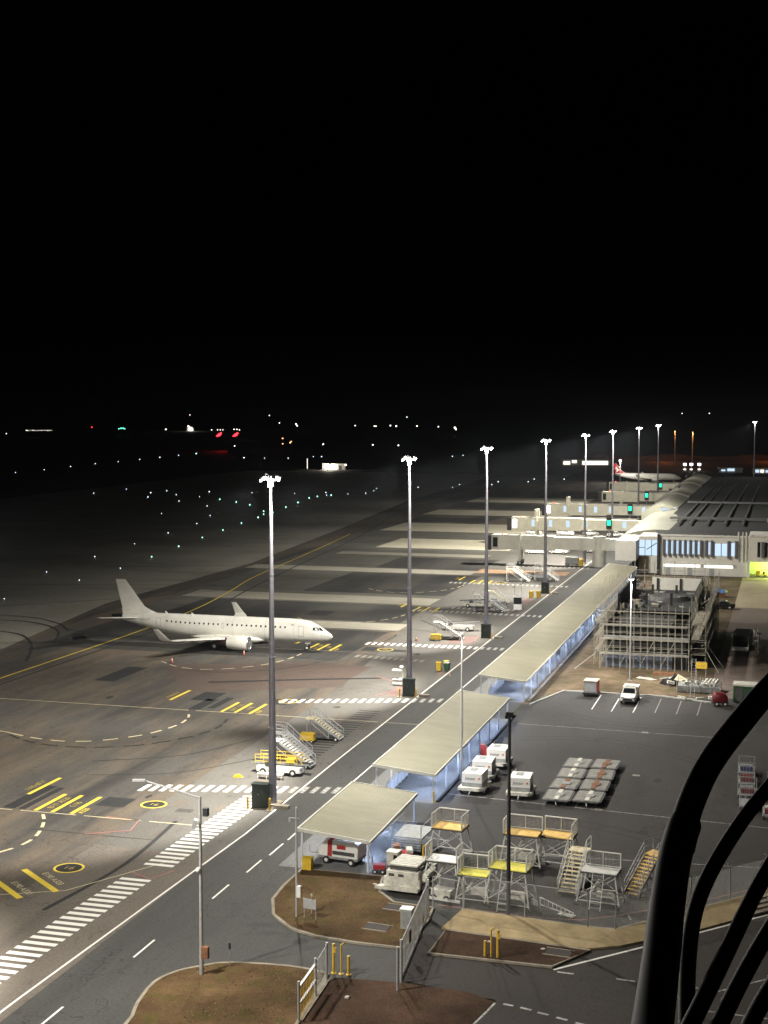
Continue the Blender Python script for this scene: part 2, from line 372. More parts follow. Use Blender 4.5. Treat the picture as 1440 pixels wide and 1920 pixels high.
# roads
road = struct(MB().poly([(-44.0, 20, -.008), (-28.5, 20, -.008), (-28.5, 77, -.008), (-23, 84, -.008), (-16.5, 83, -.008), (-12, 60, -.008), (40, 60, -.008), (40, 123, -.008), (-31, 124, -.008), (-31, 420, -.008), (-44, 420, -.008)]).build('service_road', m_road))
struct(MB().poly([(-23, 84.05, -.0055), (-16.6, 82.7, -.0055), (-17.6, 78, -.0055), (-18.8, 60, -.0055), (40, 60, -.0055), (40, 122.9, -.0055), (-9, 97, -.0055), (-12, 93, -.0055), (-24, 92, -.0055)]).build('access_road', m_access))
lot = struct(MB().poly([(-30.3, 97.2, -.004), (-11, 97.0, -.004), (-1, 106.6, -.004), (30, 140, -.004), (30, 330, -.004), (-14, 330, -.004), (-14, 178, -.004), (-27.3, 178, -.004), (-30.3, 167, -.004)]).build('equipment_yard', m_lot))
struct(MB().poly([(-30.4, 168.5, 0), (-27.2, 178.3, 0), (-8, 178.3, 0), (-9.4, 246, 0), (-9.4, 309, 0), (-31, 309, 0), (-31, 169, 0)]).build('building_site_ground', m_dirt))
struct(MB().poly([(-9.4, 179, .004), (30, 179, .004), (30, 262, .004), (-9.4, 262, .004)]).build('site_yard', m_sitey)); struct(MB().poly([(-9.4, 262, .004), (30, 262, .004), (30, 308.9, .004), (-9.4, 308.9, .004)]).build('site_yard', m_sitet))
def yardmark(m, pts, w, z=.001, name='marking_line'): return MB().ribbon(pts, w, z).build(name, m, lot)
def amark(m, pts, w, z=-.006, name='marking_line'): return MB().ribbon(pts, w, z).build(name, m, apron)
def rmark(m, pts, w, z=-.003, name='edge_line'): return MB().ribbon(pts, w, z).build(name, m, road)
rmark(m_white_p, [(-45.0, 40), (-44.7, 75), (-44.2, 95), (-43.8, 110), (-44.1, 140), (-44.3, 190), (-44.6, 300), (-44.6, 415)], .17)
rmark(m_white_p, [(-39.75, 109.5), (-40.0, 125), (-40.1, 180), (-40, 300)], .15)
me_dash = MB().box(-.075, .075, -1.6, 1.6, -.001, .001).mesh('lane_dash', m_white_p)
for (x, y) in ((-41.5, 73), (-40.85, 84.4), (-40.25, 96.2), (-40.0, 102.4), (-39.8, 106.9)): put('lane_dash', me_dash, road, (x, y, -.003))
rmark(m_white_p, [(-14.04, 88.35), (-9.05, 93.63), (-.94, 102.41), (8, 112)], .2)
for a, b in (((-13.72, 88.08), (-12.65, 88.03)), ((-9.98, 88.01), (-8.8, 87.91)), ((-5.6, 88), (-4.4, 87.9)), ((-16.1, 82.3), (-15.45, 82.2)), ((-15.0, 82.1), (-14.3, 81.9)), ((-13.9, 81.7), (-13.2, 81.5)), ((-12.7, 81.3), (-12.0, 81.1)), ((-11.5, 80.9), (-10.8, 80.7))):
    rmark(m_white_w, [a, b], .22, name='give_way_dash')
rmark(m_white_w, [(-16.6, 82.3), (-17.3, 78.6)], .16)
rmark(m_white_w, [(-5.1, 86.4), (-.75, 90.65), (6, 97)], .14)
rmark(m_white_w, [(-4.35, 84.65), (-.65, 84.55)], .16)
# yard lines
for pts, w in (([(-30.2, 127), (-1, 124)], .1), ([(-29.5, 158), (-4, 157)], .08), ([(-26, 110.6), (-1, 113)], .12), ([(-29, 113.5), (-26.8, 113)], .12)):
    yardmark(m_white_w, pts, w)
yardmark(m_red_p, [(-24, 97.9), (-16.4, 97.35), (-13.6, 97.7), (-11.1, 99.4), (-4.8, 104.9), (-1, 108.9)], .13)
yardmark(m_white_w, [(-10.5, 99.6), (-10.2, 98.7)], .12)
for x, y0, y1 in ((-22.35, 168, 177), (-19.93, 167.4, 175.2), (-17.4, 167.5, 176.9), (-14.9, 168, 176.5), (-12.4, 168, 176), (-10, 168, 176)):
    yardmark(m_white_p if x < -16 else m_faint_p, [(x, y0), (x, y1)], .13)
for x, y in ((-27.5, 133), (-14.0, 138.6), (-16.0, 125.6), (-15, 157.5)):
    rect(x-.35, x+.35, y-.3, y+.3, .0015).build('bay_number_mark', m_faint_p, lot)
# zebra bars: one mesh, many parts
me_zx = MB().box(-.25, .25, -1.15, 1.15, -.001, .001).mesh('zebra_bar', m_white_p)
me_zxw = MB().box(-.25, .25, -1.1, 1.1, -.001, .001).mesh('zebra_bar', m_white_w)
me_zy = MB().box(-1.25, 1.25, -.25, .25, -.001, .001).mesh('zebra_bar', m_white_p)
def zrow(x0, y0, x1, y1, me):
    n = int(abs(x1-x0)/.98); k = 0
    for i in range(n+1):
        t = i/n; x = x0+(x1-x0)*t; put('zebra_bar', me if x < -44.6 else me_zxw, apron if x < -44 else road, (x, y0+(y1-y0)*t, -.005 if x < -44 else -.003))
zrow(-59.4, 162.4, -41, 168, me_zx); zrow(-58.4, 121.2, -40.6, 125.3, me_zx)
zrow(-61.7, 206.4, -41, 206.8, me_zx); zrow(-64.1, 243.2, -41.2, 241.4, me_zxw); zrow(-67, 283.6, -43, 283.2, me_zxw)
zrow(-61, 318, -43.5, 318, me_zxw); zrow(-58, 247.5, -46, 247.5, me_zxw)
for i in range(22): put('zebra_bar', me_zy, apron, (-48.2+.03*i, 76.5+.97*i, -.005))
for i in range(22): put('zebra_bar', me_zy, apron, (-47.3+.012*i, 100.6+.97*i, -.005))
me_gz = MB().box(-1.3, 1.3, -.2, .2, -.001, .001).mesh('painted_out_bar', m_patch)
for i in range(24): put('painted_out_bar', me_gz, apron, (-47.6, 134.5+1.1*i, -.0085))
me_gf = MB().box(-.3, .3, -1, 1, -.001, .001).mesh('faded_bar', m_faint_p)
for i in range(11): put('faded_bar', me_gf, apron, (-60+1.0*i, 195.3-.15*i, -.006))
# stand lead-in lines, arcs, taxi line
def dashes(m, pts, w, on, off, z=-.006, name='dashed_line_mark'):
    P = [Vector((p[0], p[1])) for p in pts]; acc = 0; out = []; cur = [P[0]]; state = True; left = on
    for a, b in zip(P, P[1:]):
        d = b-a; ln = d.length; pos = 0
        while ln-pos > left:
            pos += left; q = a+d*(pos/ln)
            if state: cur.append(q); out.append(cur)
            cur = [q]; state = not state; left = on if state else off
        left -= ln-pos; cur.append(b)
    for c in out:
        if len(c) > 1: MB().ribbon([(p.x, p.y) for p in c], w, z).build(name, m, apron)
def smooth(pts, k=6):
    out = []
    for i in range(len(pts)-1):
        p0 = Vector(pts[max(0, i-1)]); p1 = Vector(pts[i]); p2 = Vector(pts[i+1]); p3 = Vector(pts[min(len(pts)-1, i+2)])
        for j in range(k):
            t = j/k; out.append(tuple(.5*((2*p1)+(p2-p0)*t+(2*p0-5*p1+4*p2-p3)*t*t+(3*p1-p0-3*p2+p3)*t**3)))
    return out+[tuple(pts[-1])]
amark(m_cream_p, [(-112, 154.2), (-68.5, 154.3)], .16); dashes(m_cream_p, [(-67.6, 154.35), (-44.8, 154.4)], .14, 7, .8)
amark(m_cream_p, [(-112, 111.1), (-66.6, 111.15)], .16); dashes(m_cream_p, [(-65.8, 111.2), (-46.5, 111.25)], .14, 5.5, .8)
amark(m_faint_p, [(-108, 198.1), (-58, 198.2)], .16)
rmark(m_cream_p, [(-44, 154.4), (-40.2, 154.4)], .1)
amark(m_cream_p, [(-57.5, 90.2), (-51.5, 93.2), (-46, 103.4)], .1)
arc1 = smooth([(-82.2, 137.7), (-79.2, 136.6), (-76.3, 136.05), (-73.8, 136.3), (-71.3, 137.5), (-68.4, 140.7), (-66.9, 144.4), (-66.5, 147.5), (-66.7, 149.6), (-67.3, 151.7), (-68.6, 153.8)])
dashes(m_cream_p, arc1, .28, 1.7, 1.2); amark(m_cream_p, smooth([(-100, 138.6), (-88, 138.6), (-84.1, 138.4), (-82.2, 137.7)]), .2)
dashes(m_tyre_mark, smooth([(-82.2, 137), (-78, 134.6), (-74, 133.9), (-70, 134.6), (-66, 137), (-62.8, 141.6), (-61.6, 146.5), (-62.2, 151), (-63, 153.4)]), .36, 2.2, .9, -.0065)
arc2 = smooth([(-63.2, 110.6), (-62.2, 109), (-61.2, 106.8), (-60.5, 104.5), (-60.4, 102.5), (-60.9, 100.6), (-61.9, 99), (-64, 97.6)])
dashes(m_cream_p, arc2, .3, 1.5, 1.0)
arc3 = smooth([(-85.5, 183.5), (-82, 180.5), (-78, 179.3), (-74, 181), (-70.6, 185), (-68.9, 190), (-68.5, 195.5), (-68.8, 197.6)])
dashes(m_cream_p, arc3, .22, 1.8, 1.2); amark(m_tyre_mark, smooth([(-80, 178.6), (-75, 177.8), (-69, 181), (-64.5, 187), (-62.8, 193), (-62.9, 197)]), .22, -.0065)
arc4 = [(x+4.5, y+45) for x, y in arc3]; dashes(m_cream_p, arc4, .22, 1.8, 1.2); arc5 = [(x+5, y+86) for x, y in arc3]; dashes(m_cream_p, arc5, .22, 1.8, 1.2)
for arc in (arc3, arc4): amark(m_tyre_mark, smooth([(p[0]+9, p[1]+18) for p in arc[::7]]), .25, -.007)
amark(m_yel_p, smooth([(-100.9, 130), (-100.8, 165), (-100.7, 209), (-102.2, 234.6), (-105.5, 258), (-109.7, 283), (-114.4, 330), (-119, 372), (-121, 387)]), .32)
amark(m_tyre_mark, smooth([(-98.6, 150), (-98.3, 209), (-99.5, 236), (-103, 262), (-107.5, 300), (-115, 372), (-122, 420), (-131, 480), (-140, 545)]), .42, -.007)
for pts, w in (([(-108, 193), (-114, 205), (-124, 212), (-138, 211)], .45), ([(-112, 205), (-118, 212), (-128, 217), (-144, 215)], .4), ([(-104, 178), (-110, 190), (-117, 199), (-124, 202)], .5),
               ([(-140, 225), (-118, 246), (-106, 262)], .3), ([(-170, 250), (-130, 262), (-98, 268)], .3), ([(-150, 290), (-125, 300), (-112, 309)], .3), ([(-60, 232), (-56, 226), (-52, 221)], .3), ([(-64, 214), (-59, 221), (-54, 219)], .25), ([(-73, 171), (-62, 176), (-52, 180)], .9), ([(-68, 129), (-60, 134), (-56, 142)], .18), ([(-66, 124), (-58, 127), (-52, 135)], .16), ([(-51, 89), (-50, 100), (-51, 112)], .4)):
    q = smooth(pts)
    par = taxi if pts[0][0] < -118 and pts[-1][0] < -118 else apron
    MB().ribbon(q, w, -.0072).build('tyre_mark', m_tyre_mark, par)
rs = random.Random(11)
for k in range(20):
    x, y = rs.uniform(-96, -48), rs.choice((112, 155, 198, 240, 285))+rs.gauss(0, 9); a = rs.uniform(.15, .55); b = a*rs.uniform(1, 3.2); n_ = 11
    MB().poly([(x+a*math.cos(2*PI*q/n_)*rs.uniform(.7, 1.2), y+b*math.sin(2*PI*q/n_)*rs.uniform(.7, 1.2), -.0098+k*.00001) for q in range(n_)]).build('oil_stain', m_tyre_mark if k % 3 else m_patch, apron)
for k in range(26):
    x, y = rs.uniform(-54, -46), rs.uniform(105, 290); w_ = rs.uniform(.8, 2.2); h_ = rs.uniform(.6, 4)
    srect('repair_patch', (m_brown, m_apron, m_conc)[k % 3], x, x+w_, y, y+h_, -.0125+k*.00001)
for k in range(22):
    x, y = rs.uniform(-28.5, -5), rs.uniform(99, 166); a = rs.uniform(.1, .45); b = a*rs.uniform(.8, 2.2); n_ = 11
    MB().poly([(x+a*math.cos(2*PI*q/n_)*rs.uniform(.7, 1.2), y+b*math.sin(2*PI*q/n_)*rs.uniform(.7, 1.2), -.0022+k*.00001) for q in range(n_)]).build('oil_stain', m_tyre_mark, lot)
for pts in ([(-29, 120), (-22, 121.5), (-12, 118), (-6, 112)], [(-28, 150), (-20, 152), (-12, 148), (-4, 139)], [(-26, 165), (-18, 160), (-8, 161)]):
    yardmark(m_tyre_mark, smooth(pts), .22, -.001, 'tyre_mark'); yardmark(m_tyre_mark, [(p[0]+.2, p[1]+1.5) for p in smooth(pts)], .22, -.001, 'tyre_mark')
# stop bars with aircraft type lettering
def stopbar(x, y0, y1, txt='', side=1, w=.42):
    rect(x-w/2, x+w/2, y0, y1, -.0045).build('stop_bar', m_yel_p, apron)
    if txt: lettering(txt, .8, m_yel_t, apron, Matrix.Translation((x+side*.9, (y0+y1)/2, -.0045)) @ Matrix.Rotation(PI/2, 4, 'Z'))
for dy, dx in ((0, 0), (43.1, .1), (87, -4.4), (130, .5), (172, 1.5)):
    stopbar(-67.85+dx-(5.4 if dy == 43.1 else 0), 116.1+dy, 122.2+dy, 'F100 B717', -1)
    stopbar(-64.5+dx, 111.5+dy, 117.1+dy, 'B737 A320'); stopbar(-62.8+dx, 111.5+dy, 117.1+dy, 'E190'); stopbar(-60.9+dx, 111.5+dy, 117.1+dy, '')
    lettering('A320', .75, m_yel_p, apron, Matrix.Translation((-60.2+dx, 112.6+dy, -.0045)) @ Matrix.Rotation(PI/2, 4, 'Z'))
for a, b in (((-57, 96.7), (-52, 92.8)), ((-57.5, 93.6), (-53.9, 90.8))):
    MB().ribbon([a, b], .5, -.0045).build('stop_bar', m_yel_p, apron)
    an = math.atan2(b[1]-a[1], b[0]-a[0])
    lettering('E190 A320', .75, m_cream_p, apron, Matrix.Translation(((a[0]+b[0])/2+.75, (a[1]+b[1])/2+.6, -.0045)) @ Matrix.Rotation(an, 4, 'Z'))
for x, y in ((-55.1, 116.2), (-53.8, 98), (-58.8, 162.4), (-57.6, 201.6), (-57, 286)):
    MB().prism([(x+1.02*math.cos(t*PI/16), y+1.02*math.sin(t*PI/16)) for t in range(32)], -.011, -.0095).build('stand_number_disc', m_patch, apron)
    MB().ribbon([(x+1.12*math.cos(t*PI/18), y+1.12*math.sin(t*PI/18)) for t in range(37)], .2, -.0045).build('stand_number_ring', m_yel_p, apron)
    lettering('16', .95, m_yel_t, apron, Matrix.Translation((x, y, -.0045)) @ Matrix.Rotation(-.1, 4, 'Z'))
for pts in ([(-57.5, 111.6), (-54.2, 111.2), (-53.6, 108.4), (-56.8, 106.4)], [(-48.9, 98.6), (-46.6, 97.4), (-45.6, 99.6)], [(-49.5, 168.5), (-47, 176), (-53, 181)], [(-43.5, 184), (-45, 188.5)], [(-52, 208.5), (-46.5, 213), (-47, 218.5)], [(-50, 245), (-46, 251)], [(-50, 257), (-46.8, 264), (-45.6, 270)]):
    amark(m_red_p, pts, .16)
for x0, x1, y0, y1 in ((-48.4, -46.4, 169, 176), (-45.6, -44.8, 184.5, 188.5), (-50.5, -46.6, 210, 217), (-48.6, -46, 254, 263)):
    srect('red_hatched_area', m_redw, x0, x1, y0, y1, -.008)

# islands with kerbs
def island(pts, m, name='grass_verge', h=.13, kw=.22, z0=-.02):
    n = len(pts); top = MB().prism(pts, z0, h-.02).build(name, m); struct(top)
    c = Vector((sum(p[0] for p in pts)/n, sum(p[1] for p in pts)/n))
    k = MB()
    out = []
    for i, p in enumerate(pts):
        a = Vector(pts[i-1]); b = Vector(pts[(i+1) % n]); d = (b-a).normalized(); nn = Vector((d.y, -d.x))
        if nn.dot(Vector(p)-c) < 0: nn = -nn
        out.append(Vector(p)+nn*kw)
    for i in range(n):
        j = (i+1) % n; a, b, c2, d2 = Vector(pts[i]), Vector(pts[j]), out[j], out[i]
        k.poly(((a.x, a.y, h), (b.x, b.y, h), (c2.x, c2.y, h), (d2.x, d2.y, h))); k.poly(((d2.x, d2.y, h), (c2.x, c2.y, h), (c2.x, c2.y, z0), (d2.x, d2.y, z0)))
        k.poly(((a.x, a.y, z0), (b.x, b.y, z0), (b.x, b.y, h), (a.x, a.y, h)))
    k.build('kerb', m_kerb, top); return top
islA = [(-36.0, 102.5), (-36.0, 98.5), (-35.75, 95.5), (-34.6, 92.6), (-32.6, 90.5), (-30.5, 89.6), (-27.5, 89.2), (-24.3, 89.1), (-24.0, 94.5), (-24.2, 96.9), (-27.2, 97.2), (-28.9, 99.2), (-29.6, 102.5)]
gA = island(islA, m_grass)
islB = smooth([(-36.4, 60), (-36.5, 72.5), (-37.2, 76), (-37.6, 79.2), (-37.0, 81.1), (-35.9, 82.3), (-34.3, 83.4), (-30.5, 83.9), (-27.8, 83.5)], 3)+[(-27.2, 76), (-26, 60)]
gB = island(islB, m_grass)
gC = struct(MB().prism([(-23.2, 83.6), (-18.6, 83.4), (-16.7, 82.4), (-17.4, 78.5), (-18.5, 60), (-26, 60), (-27, 76), (-27.2, 83.2)], -.02, .03).build('bare_verge', m_mulch))
gD = island([(-22.3, 88.7), (-14.2, 88.7), (-12.2, 91.9), (-22.2, 92.9)], m_mulch, name='mulch_bed')
# sloped concrete batter below the yard
batter = struct(MB().loft([[(-22.6, 93.2, .0), (-22.6, 93.2, .12), (-21.8, 96.2, .5), (-21.8, 96.4, 0)], [(-12.4, 92.2, .0), (-12.4, 92.2, .12), (-12.8, 95.2, .5), (-12.8, 95.4, 0)],
    [(-10.3, 93.4, 0), (-10.3, 93.4, .12), (-10.9, 95.2, .5), (-10.9, 95.4, 0)], [(-5.4, 97.9, 0), (-5.4, 97.9, .12), (-6.2, 100.4, .5), (-6.2, 100.6, 0)], [(3, 107.5, 0), (3, 107.5, .12), (2, 109.8, .5), (2, 110, 0)]]).build('concrete_batter', m_batter))
MB().path([(-21.9, 96.5, .3), (-12.8, 95.5, .3), (-10.9, 95.55, .3), (-6.2, 100.7, .3), (2, 110.1, .3)], .16, 4).build('edge_beam', m_kerb, batter)
for k in range(4): MB().cb((-1.0+k*.0, 103.1+.75*k, .12+.1*k), (3.4, .5, .12), R(47)).build('step', m_kerb, batter)
# kerb between the yard and the site
kerbs = struct(MB().path([(-29.9, 168.6, .05), (-27.2, 178, .05), (-15, 178, .05), (-8.3, 175.6, .05)], .12, 4).build('kerb_line', m_trim))
struct(MB().box(-30.6, -30.35, 124, 162, -.02, .16).build('kerb_line', m_black)); struct(MB().box(-30.5, -30.2, 170, 300, -.02, .16).build('kerb_line', m_kerb))
# loading floors under the canopies
for y0, y1 in ((103, 117.6), (123.6, 160), (169.6, 300)): struct(rect(-38.2, -30.62, y0, y1, -.002).build('canopy_floor', m_floor))
# dry grass tufts
tuft = MB()
def inside(p, poly):
    r = False; j = len(poly)-1
    for i in range(len(poly)):
        if (poly[i][1] > p[1]) != (poly[j][1] > p[1]) and p[0] < (poly[j][0]-poly[i][0])*(p[1]-poly[i][1])/(poly[j][1]-poly[i][1])+poly[i][0]: r = not r
        j = i
    return r
for poly, n in ((islA, 1700), (islB, 1500)):
    xs = [p[0] for p in poly]; ys = [p[1] for p in poly]
    cl = [(random.uniform(min(xs), max(xs)), random.uniform(max(min(ys), 72), max(ys))) for _ in range(60)]
    for i in range(n):
        c = random.choice(cl); p = (random.gauss(c[0], .8), random.gauss(c[1], .8))
        if inside(p, poly):
            h = random.uniform(.03, .09); a = random.uniform(0, PI); dx, dy = .05*math.cos(a), .05*math.sin(a); lx, ly = random.gauss(0, .05), random.gauss(0, .05)
            tuft.poly(((p[0]-dx, p[1]-dy, .1), (p[0]+dx, p[1]+dy, .1), (p[0]+lx, p[1]+ly, .1+h)))
to = tuft.build('dry_grass', m_blade); to['kind'] = 'stuff'; to['label'] = 'dry tufts of grass on the kerbed verges'

# ================================================================== FLOODLIGHT MASTS
FL_COL = (1.0, .955, .865)
def mast(label, x, y, lit=2, right=.5,  h=29.6, group='floodlight masts along the apron'):
    t = thing('floodlight_mast', label, 'light mast', (x, y, 0), 0, group)
    zs = ((0.05, .38), (7, .335), (7, .31), (13.5, .27), (13.5, .25), (21, .205), (21, .19), (h-.6, .12))
    for i in range(0, 8, 2):
        MB().tube((0, 0, zs[i][0]), (0, 0, zs[i+1][0]), zs[i][1], zs[i+1][1], 14).build('shaft_section', m_mast, t, True)
    for z, r in ((7, .35), (13.5, .285), (21, .22)): MB().tube((0, 0, z-.06), (0, 0, z+.06), r, n=14).build('joint_collar', m_mast, t)
    MB().box(-.8, .8, -.8, .8, -.02, .14).build('footing', m_kerb, t)
    MB().tube((0, 0, h-.7), (0, 0, h+.1), .28, n=10).tube((0, 0, h-.05), (0, 0, h+.03), .55, n=12).build('head_frame', m_galv, t)
    for k, (an, rr) in enumerate(((PI, .8), (PI*.78, .85), (PI*1.22, .85), (PI*.56, .7), (PI*1.44, .7), (PI*.28, .65), (-PI*.28, .65), (0, .7))):
        c = (rr*math.cos(an), rr*math.sin(an), h+.12+(.16 if k % 3 == 1 else -.1 if k % 3 == 2 else 0))
        a = MB().cb(c, (.40, .34, .15), an, R(28)).tube((0, 0, h), c, .05, n=5).build('floodlight', m_galv, t)
        MB().cb((c[0]+.02*math.cos(an), c[1]+.02*math.sin(an), c[2]-.115), (.34, .28, .03), an, R(28)).build('lens', m_light, a)
    P = MAST_POWER*(1.0 if y < 300 else 1.35 if y < 420 else .8)
    if lit >= 1: lamp('flood_beam', 'SPOT', t, (-1.5, 0, h-.45), P, FL_COL, (0, R(35.5), 0), R(86), .35, .5)
    if lit >= 2: lamp('flood_beam', 'SPOT', t, (1.35, -.6, h-.45), P*right*1.1, FL_COL, (0, R(-42), 0), R(168), 1, .5)
    if lit and y < 520: lamp('flood_beam', 'SPOT', t, (-.4, 1.1, h-.45), P*(.27 if y > 210 else .24), FL_COL, (R(50), R(12), 0), R(120), .8, .5)
    if lit: lamp('shaft_fill_light', 'POINT', t, (-.35, -1.05, h-.35), 4500, FL_COL, rad=.15)  # added point lamp without a fixture, brightens the upper shaft
    return t
ordn = ['nearest', 'second', 'third', 'fourth', 'fifth', 'sixth', 'seventh', 'eighth']
MY = [118.7, 170.2, 216.8, 272.2, 327, 379, 446, 512]
for i, y in enumerate(MY):
    lab = ('tall floodlight mast nearest the camera, in front of the white jet' if i == 0 else f'{ordn[i]} tall floodlight mast counted from the camera along the apron')
    mast(lab, -44.75 if i == 0 else -45.5, y+(.6 if i == 0 else 0), 2 if i < 6 else 1)
mast('tall floodlight mast of the row beside the near end of the zebra bars', -45.5, 67.2, 2, .4)
mast('tall floodlight mast of the row below the tower', -45.5, 15.5, 1)
mast('tall floodlight mast behind the terminal roof at the far right', -15.5, 640, 1)
def cabinet(x, y, label):
    t = thing('mast_control_cabinet', label, 'cabinet', (x, y-.95, 0), 0, 'dark cabinets at the mast feet')
    MB().box(-.72, .72, -.4, .4, .1, 2.2).build('cabinet_body', m_cab, t); MB().box(-.78, .78, -.46, .46, 2.2, 2.28).build('cabinet_roof', m_cab, t)
    MB().box(-.8, .8, -.5, .5, 0, .1).build('plinth', m_kerb, t); MB().box(-.68, -.02, -.425, -.4, .2, 2.1).build('door', m_cab, t); MB().box(.02, .68, -.425, -.4, .2, 2.1).build('door', m_cab, t)
    MB().box(-.12, -.06, -.45, -.425, 1.3, 1.4).build('handle', m_galv, t)
for i, y in enumerate(MY[:4]):
    cabinet(-45.3, y, f'dark green cabinet at the foot of the {ordn[i]} floodlight mast')
    for s, w in ((-1, 'left'), (1, 'right')):
        if i > 1 and s < 0: continue
        b = thing('bollard', f'yellow steel bollard on the {w} of the {ordn[i]} mast cabinet', 'bollard', (-45.3+s*1.05, y-1.5, 0), 0, 'yellow mast bollards')
        MB().tube((0, 0, 0), (0, 0, 1.05), .1, n=10).build('post', m_bol, b, True); MB().ball((0, 0, 1.05), .1).build('cap', m_bol, b, True)
        MB().box(-.3, .3, -.25, .25, 0, .05).build('base_plate', m_kerb, b)
    bl = tag(MB().cb((-43.4, y-.6, .16), (1.3, .6, .32)).build('concrete_block', m_kerb), f'low concrete block beside the {ordn[i]} mast cabinet', 'block', 'concrete blocks by the masts')

# ================================================================== LAMP POLES
def pole(label, x, y, h, m=m_galv, r=.11, name='lamp_pole'):
    t = thing(name, label, 'pole', (x, y, 0)); MB().tube((0, 0, 0), (0, 0, h), r, r*.6, 10).build('shaft', m, t, True)
    MB().tube((0, 0, 0), (0, 0, .06), r*2.2, n=10).build('base_flange', m, t); return t
t = pole('grey steel lamp pole with a long arm beside the zebra bars', -35.33, 81.2, 11.6, r=.14)
MB().tube((0, 0, 11.5), (-3.4, -.9, 12.6), .07, .05).build('arm', m_galv, t); MB().cb((-3.7, -1, 12.62), (.8, .3, .1), R(15)).build('lamp_head', m_galv, t)
MB().cb((.35, .1, 10.6), (.32, .3, .5)).build('camera_housing', m_dkpole, t); MB().cb((-.32, -.1, 9.85), (.26, .5, .55), .3, .3).build('floodlight', m_galv, t)
MB().cb((.3, -.1, 1.6), (.45, .3, .75)).build('control_box', m_rust, t); MB().ball((-.12, -.12, 6.9), .17).build('sensor', m_white, t, True)
t = pole('slim grey post with white box beside the grass verge kerb', -32.94, 92.5, 8.0, r=.1)
MB().cb((.22, -.12, 2.0), (.3, .3, .8)).build('white_box', m_white, t); MB().tube((-.5, 0, 7.2), (.2, 0, 7.2), .04).cb((-.5, 0, 7.05), (.1, .1, .3)).build('aerial', m_galv, t)
t = pole('thin lamp pole standing beside the middle canopy', -30.2, 132.6, 14.2, r=.12)
MB().tube((0, 0, 14.15), (0, 0, 14.3), .2, n=8).build('lamp_head', m_white, t)
lamp('pole_light', 'SPOT', t, (.1, -1.0, 14.1), 800, (1, .97, .9), (0, 0, 0), R(150), .8, .15)
t = pole('black pole with a camera head in the equipment yard', -18.5, 96.25, 14.6, m_dkpole, .16)
MB().cb((0, 0, 14.7), (.5, .3, .3)).ball((-.2, 0, 14.5), .16).ball((.25, 0, 14.55), .16).build('camera_head', m_blackp, t)
t = pole('lit lamp pole behind the white pickup at the scaffold', -19.9, 187.4, 13.4, r=.13)
MB().cb((0, 0, 13.5), (.9, .5, .14)).build('lamp_head', m_white, t); MB().cb((0, 0, 13.42), (.6, .4, .02)).build('lens', m_light, t)
lamp('pole_light', 'SPOT', t, (0, -.6, 13.2), 14000, (1, .97, .92), (R(-12), 0, 0), R(150), .8, .2)

# ================================================================== AIRLINER
FUS = [(0, 2.1, .03, .03), (.25, 2.12, .36, .34), (.8, 2.2, .68, .66), (1.6, 2.38, .98, .98), (2.4, 2.58, 1.2, 1.26), (3.4, 2.76, 1.38, 1.5), (4.8, 2.84, 1.48, 1.68), (6.5, 2.86, 1.5, 1.74),
       (14, 2.86, 1.5, 1.74), (22, 2.86, 1.5, 1.74), (24.5, 2.95, 1.46, 1.66), (27, 3.14, 1.32, 1.46), (29.5, 3.4, 1.06, 1.18), (32, 3.64, .74, .82), (34, 3.8, .48, .5)]
def fus_at(s):
    for a, b in zip(FUS, FUS[1:]):
        if a[0] <= s <= b[0]:
            t = (s-a[0])/(b[0]-a[0]); return [a[i]+(b[i]-a[i])*t for i in range(1, 4)]
    return FUS[-1][1:]
def fsurf(s, th, off=0.0, side=-1):      # th: 0 = horizontal side, +90 = crown
    zc, ry, rz = fus_at(s); return (-s, side*(ry+off)*math.cos(th), zc+(rz+off)*math.sin(th))
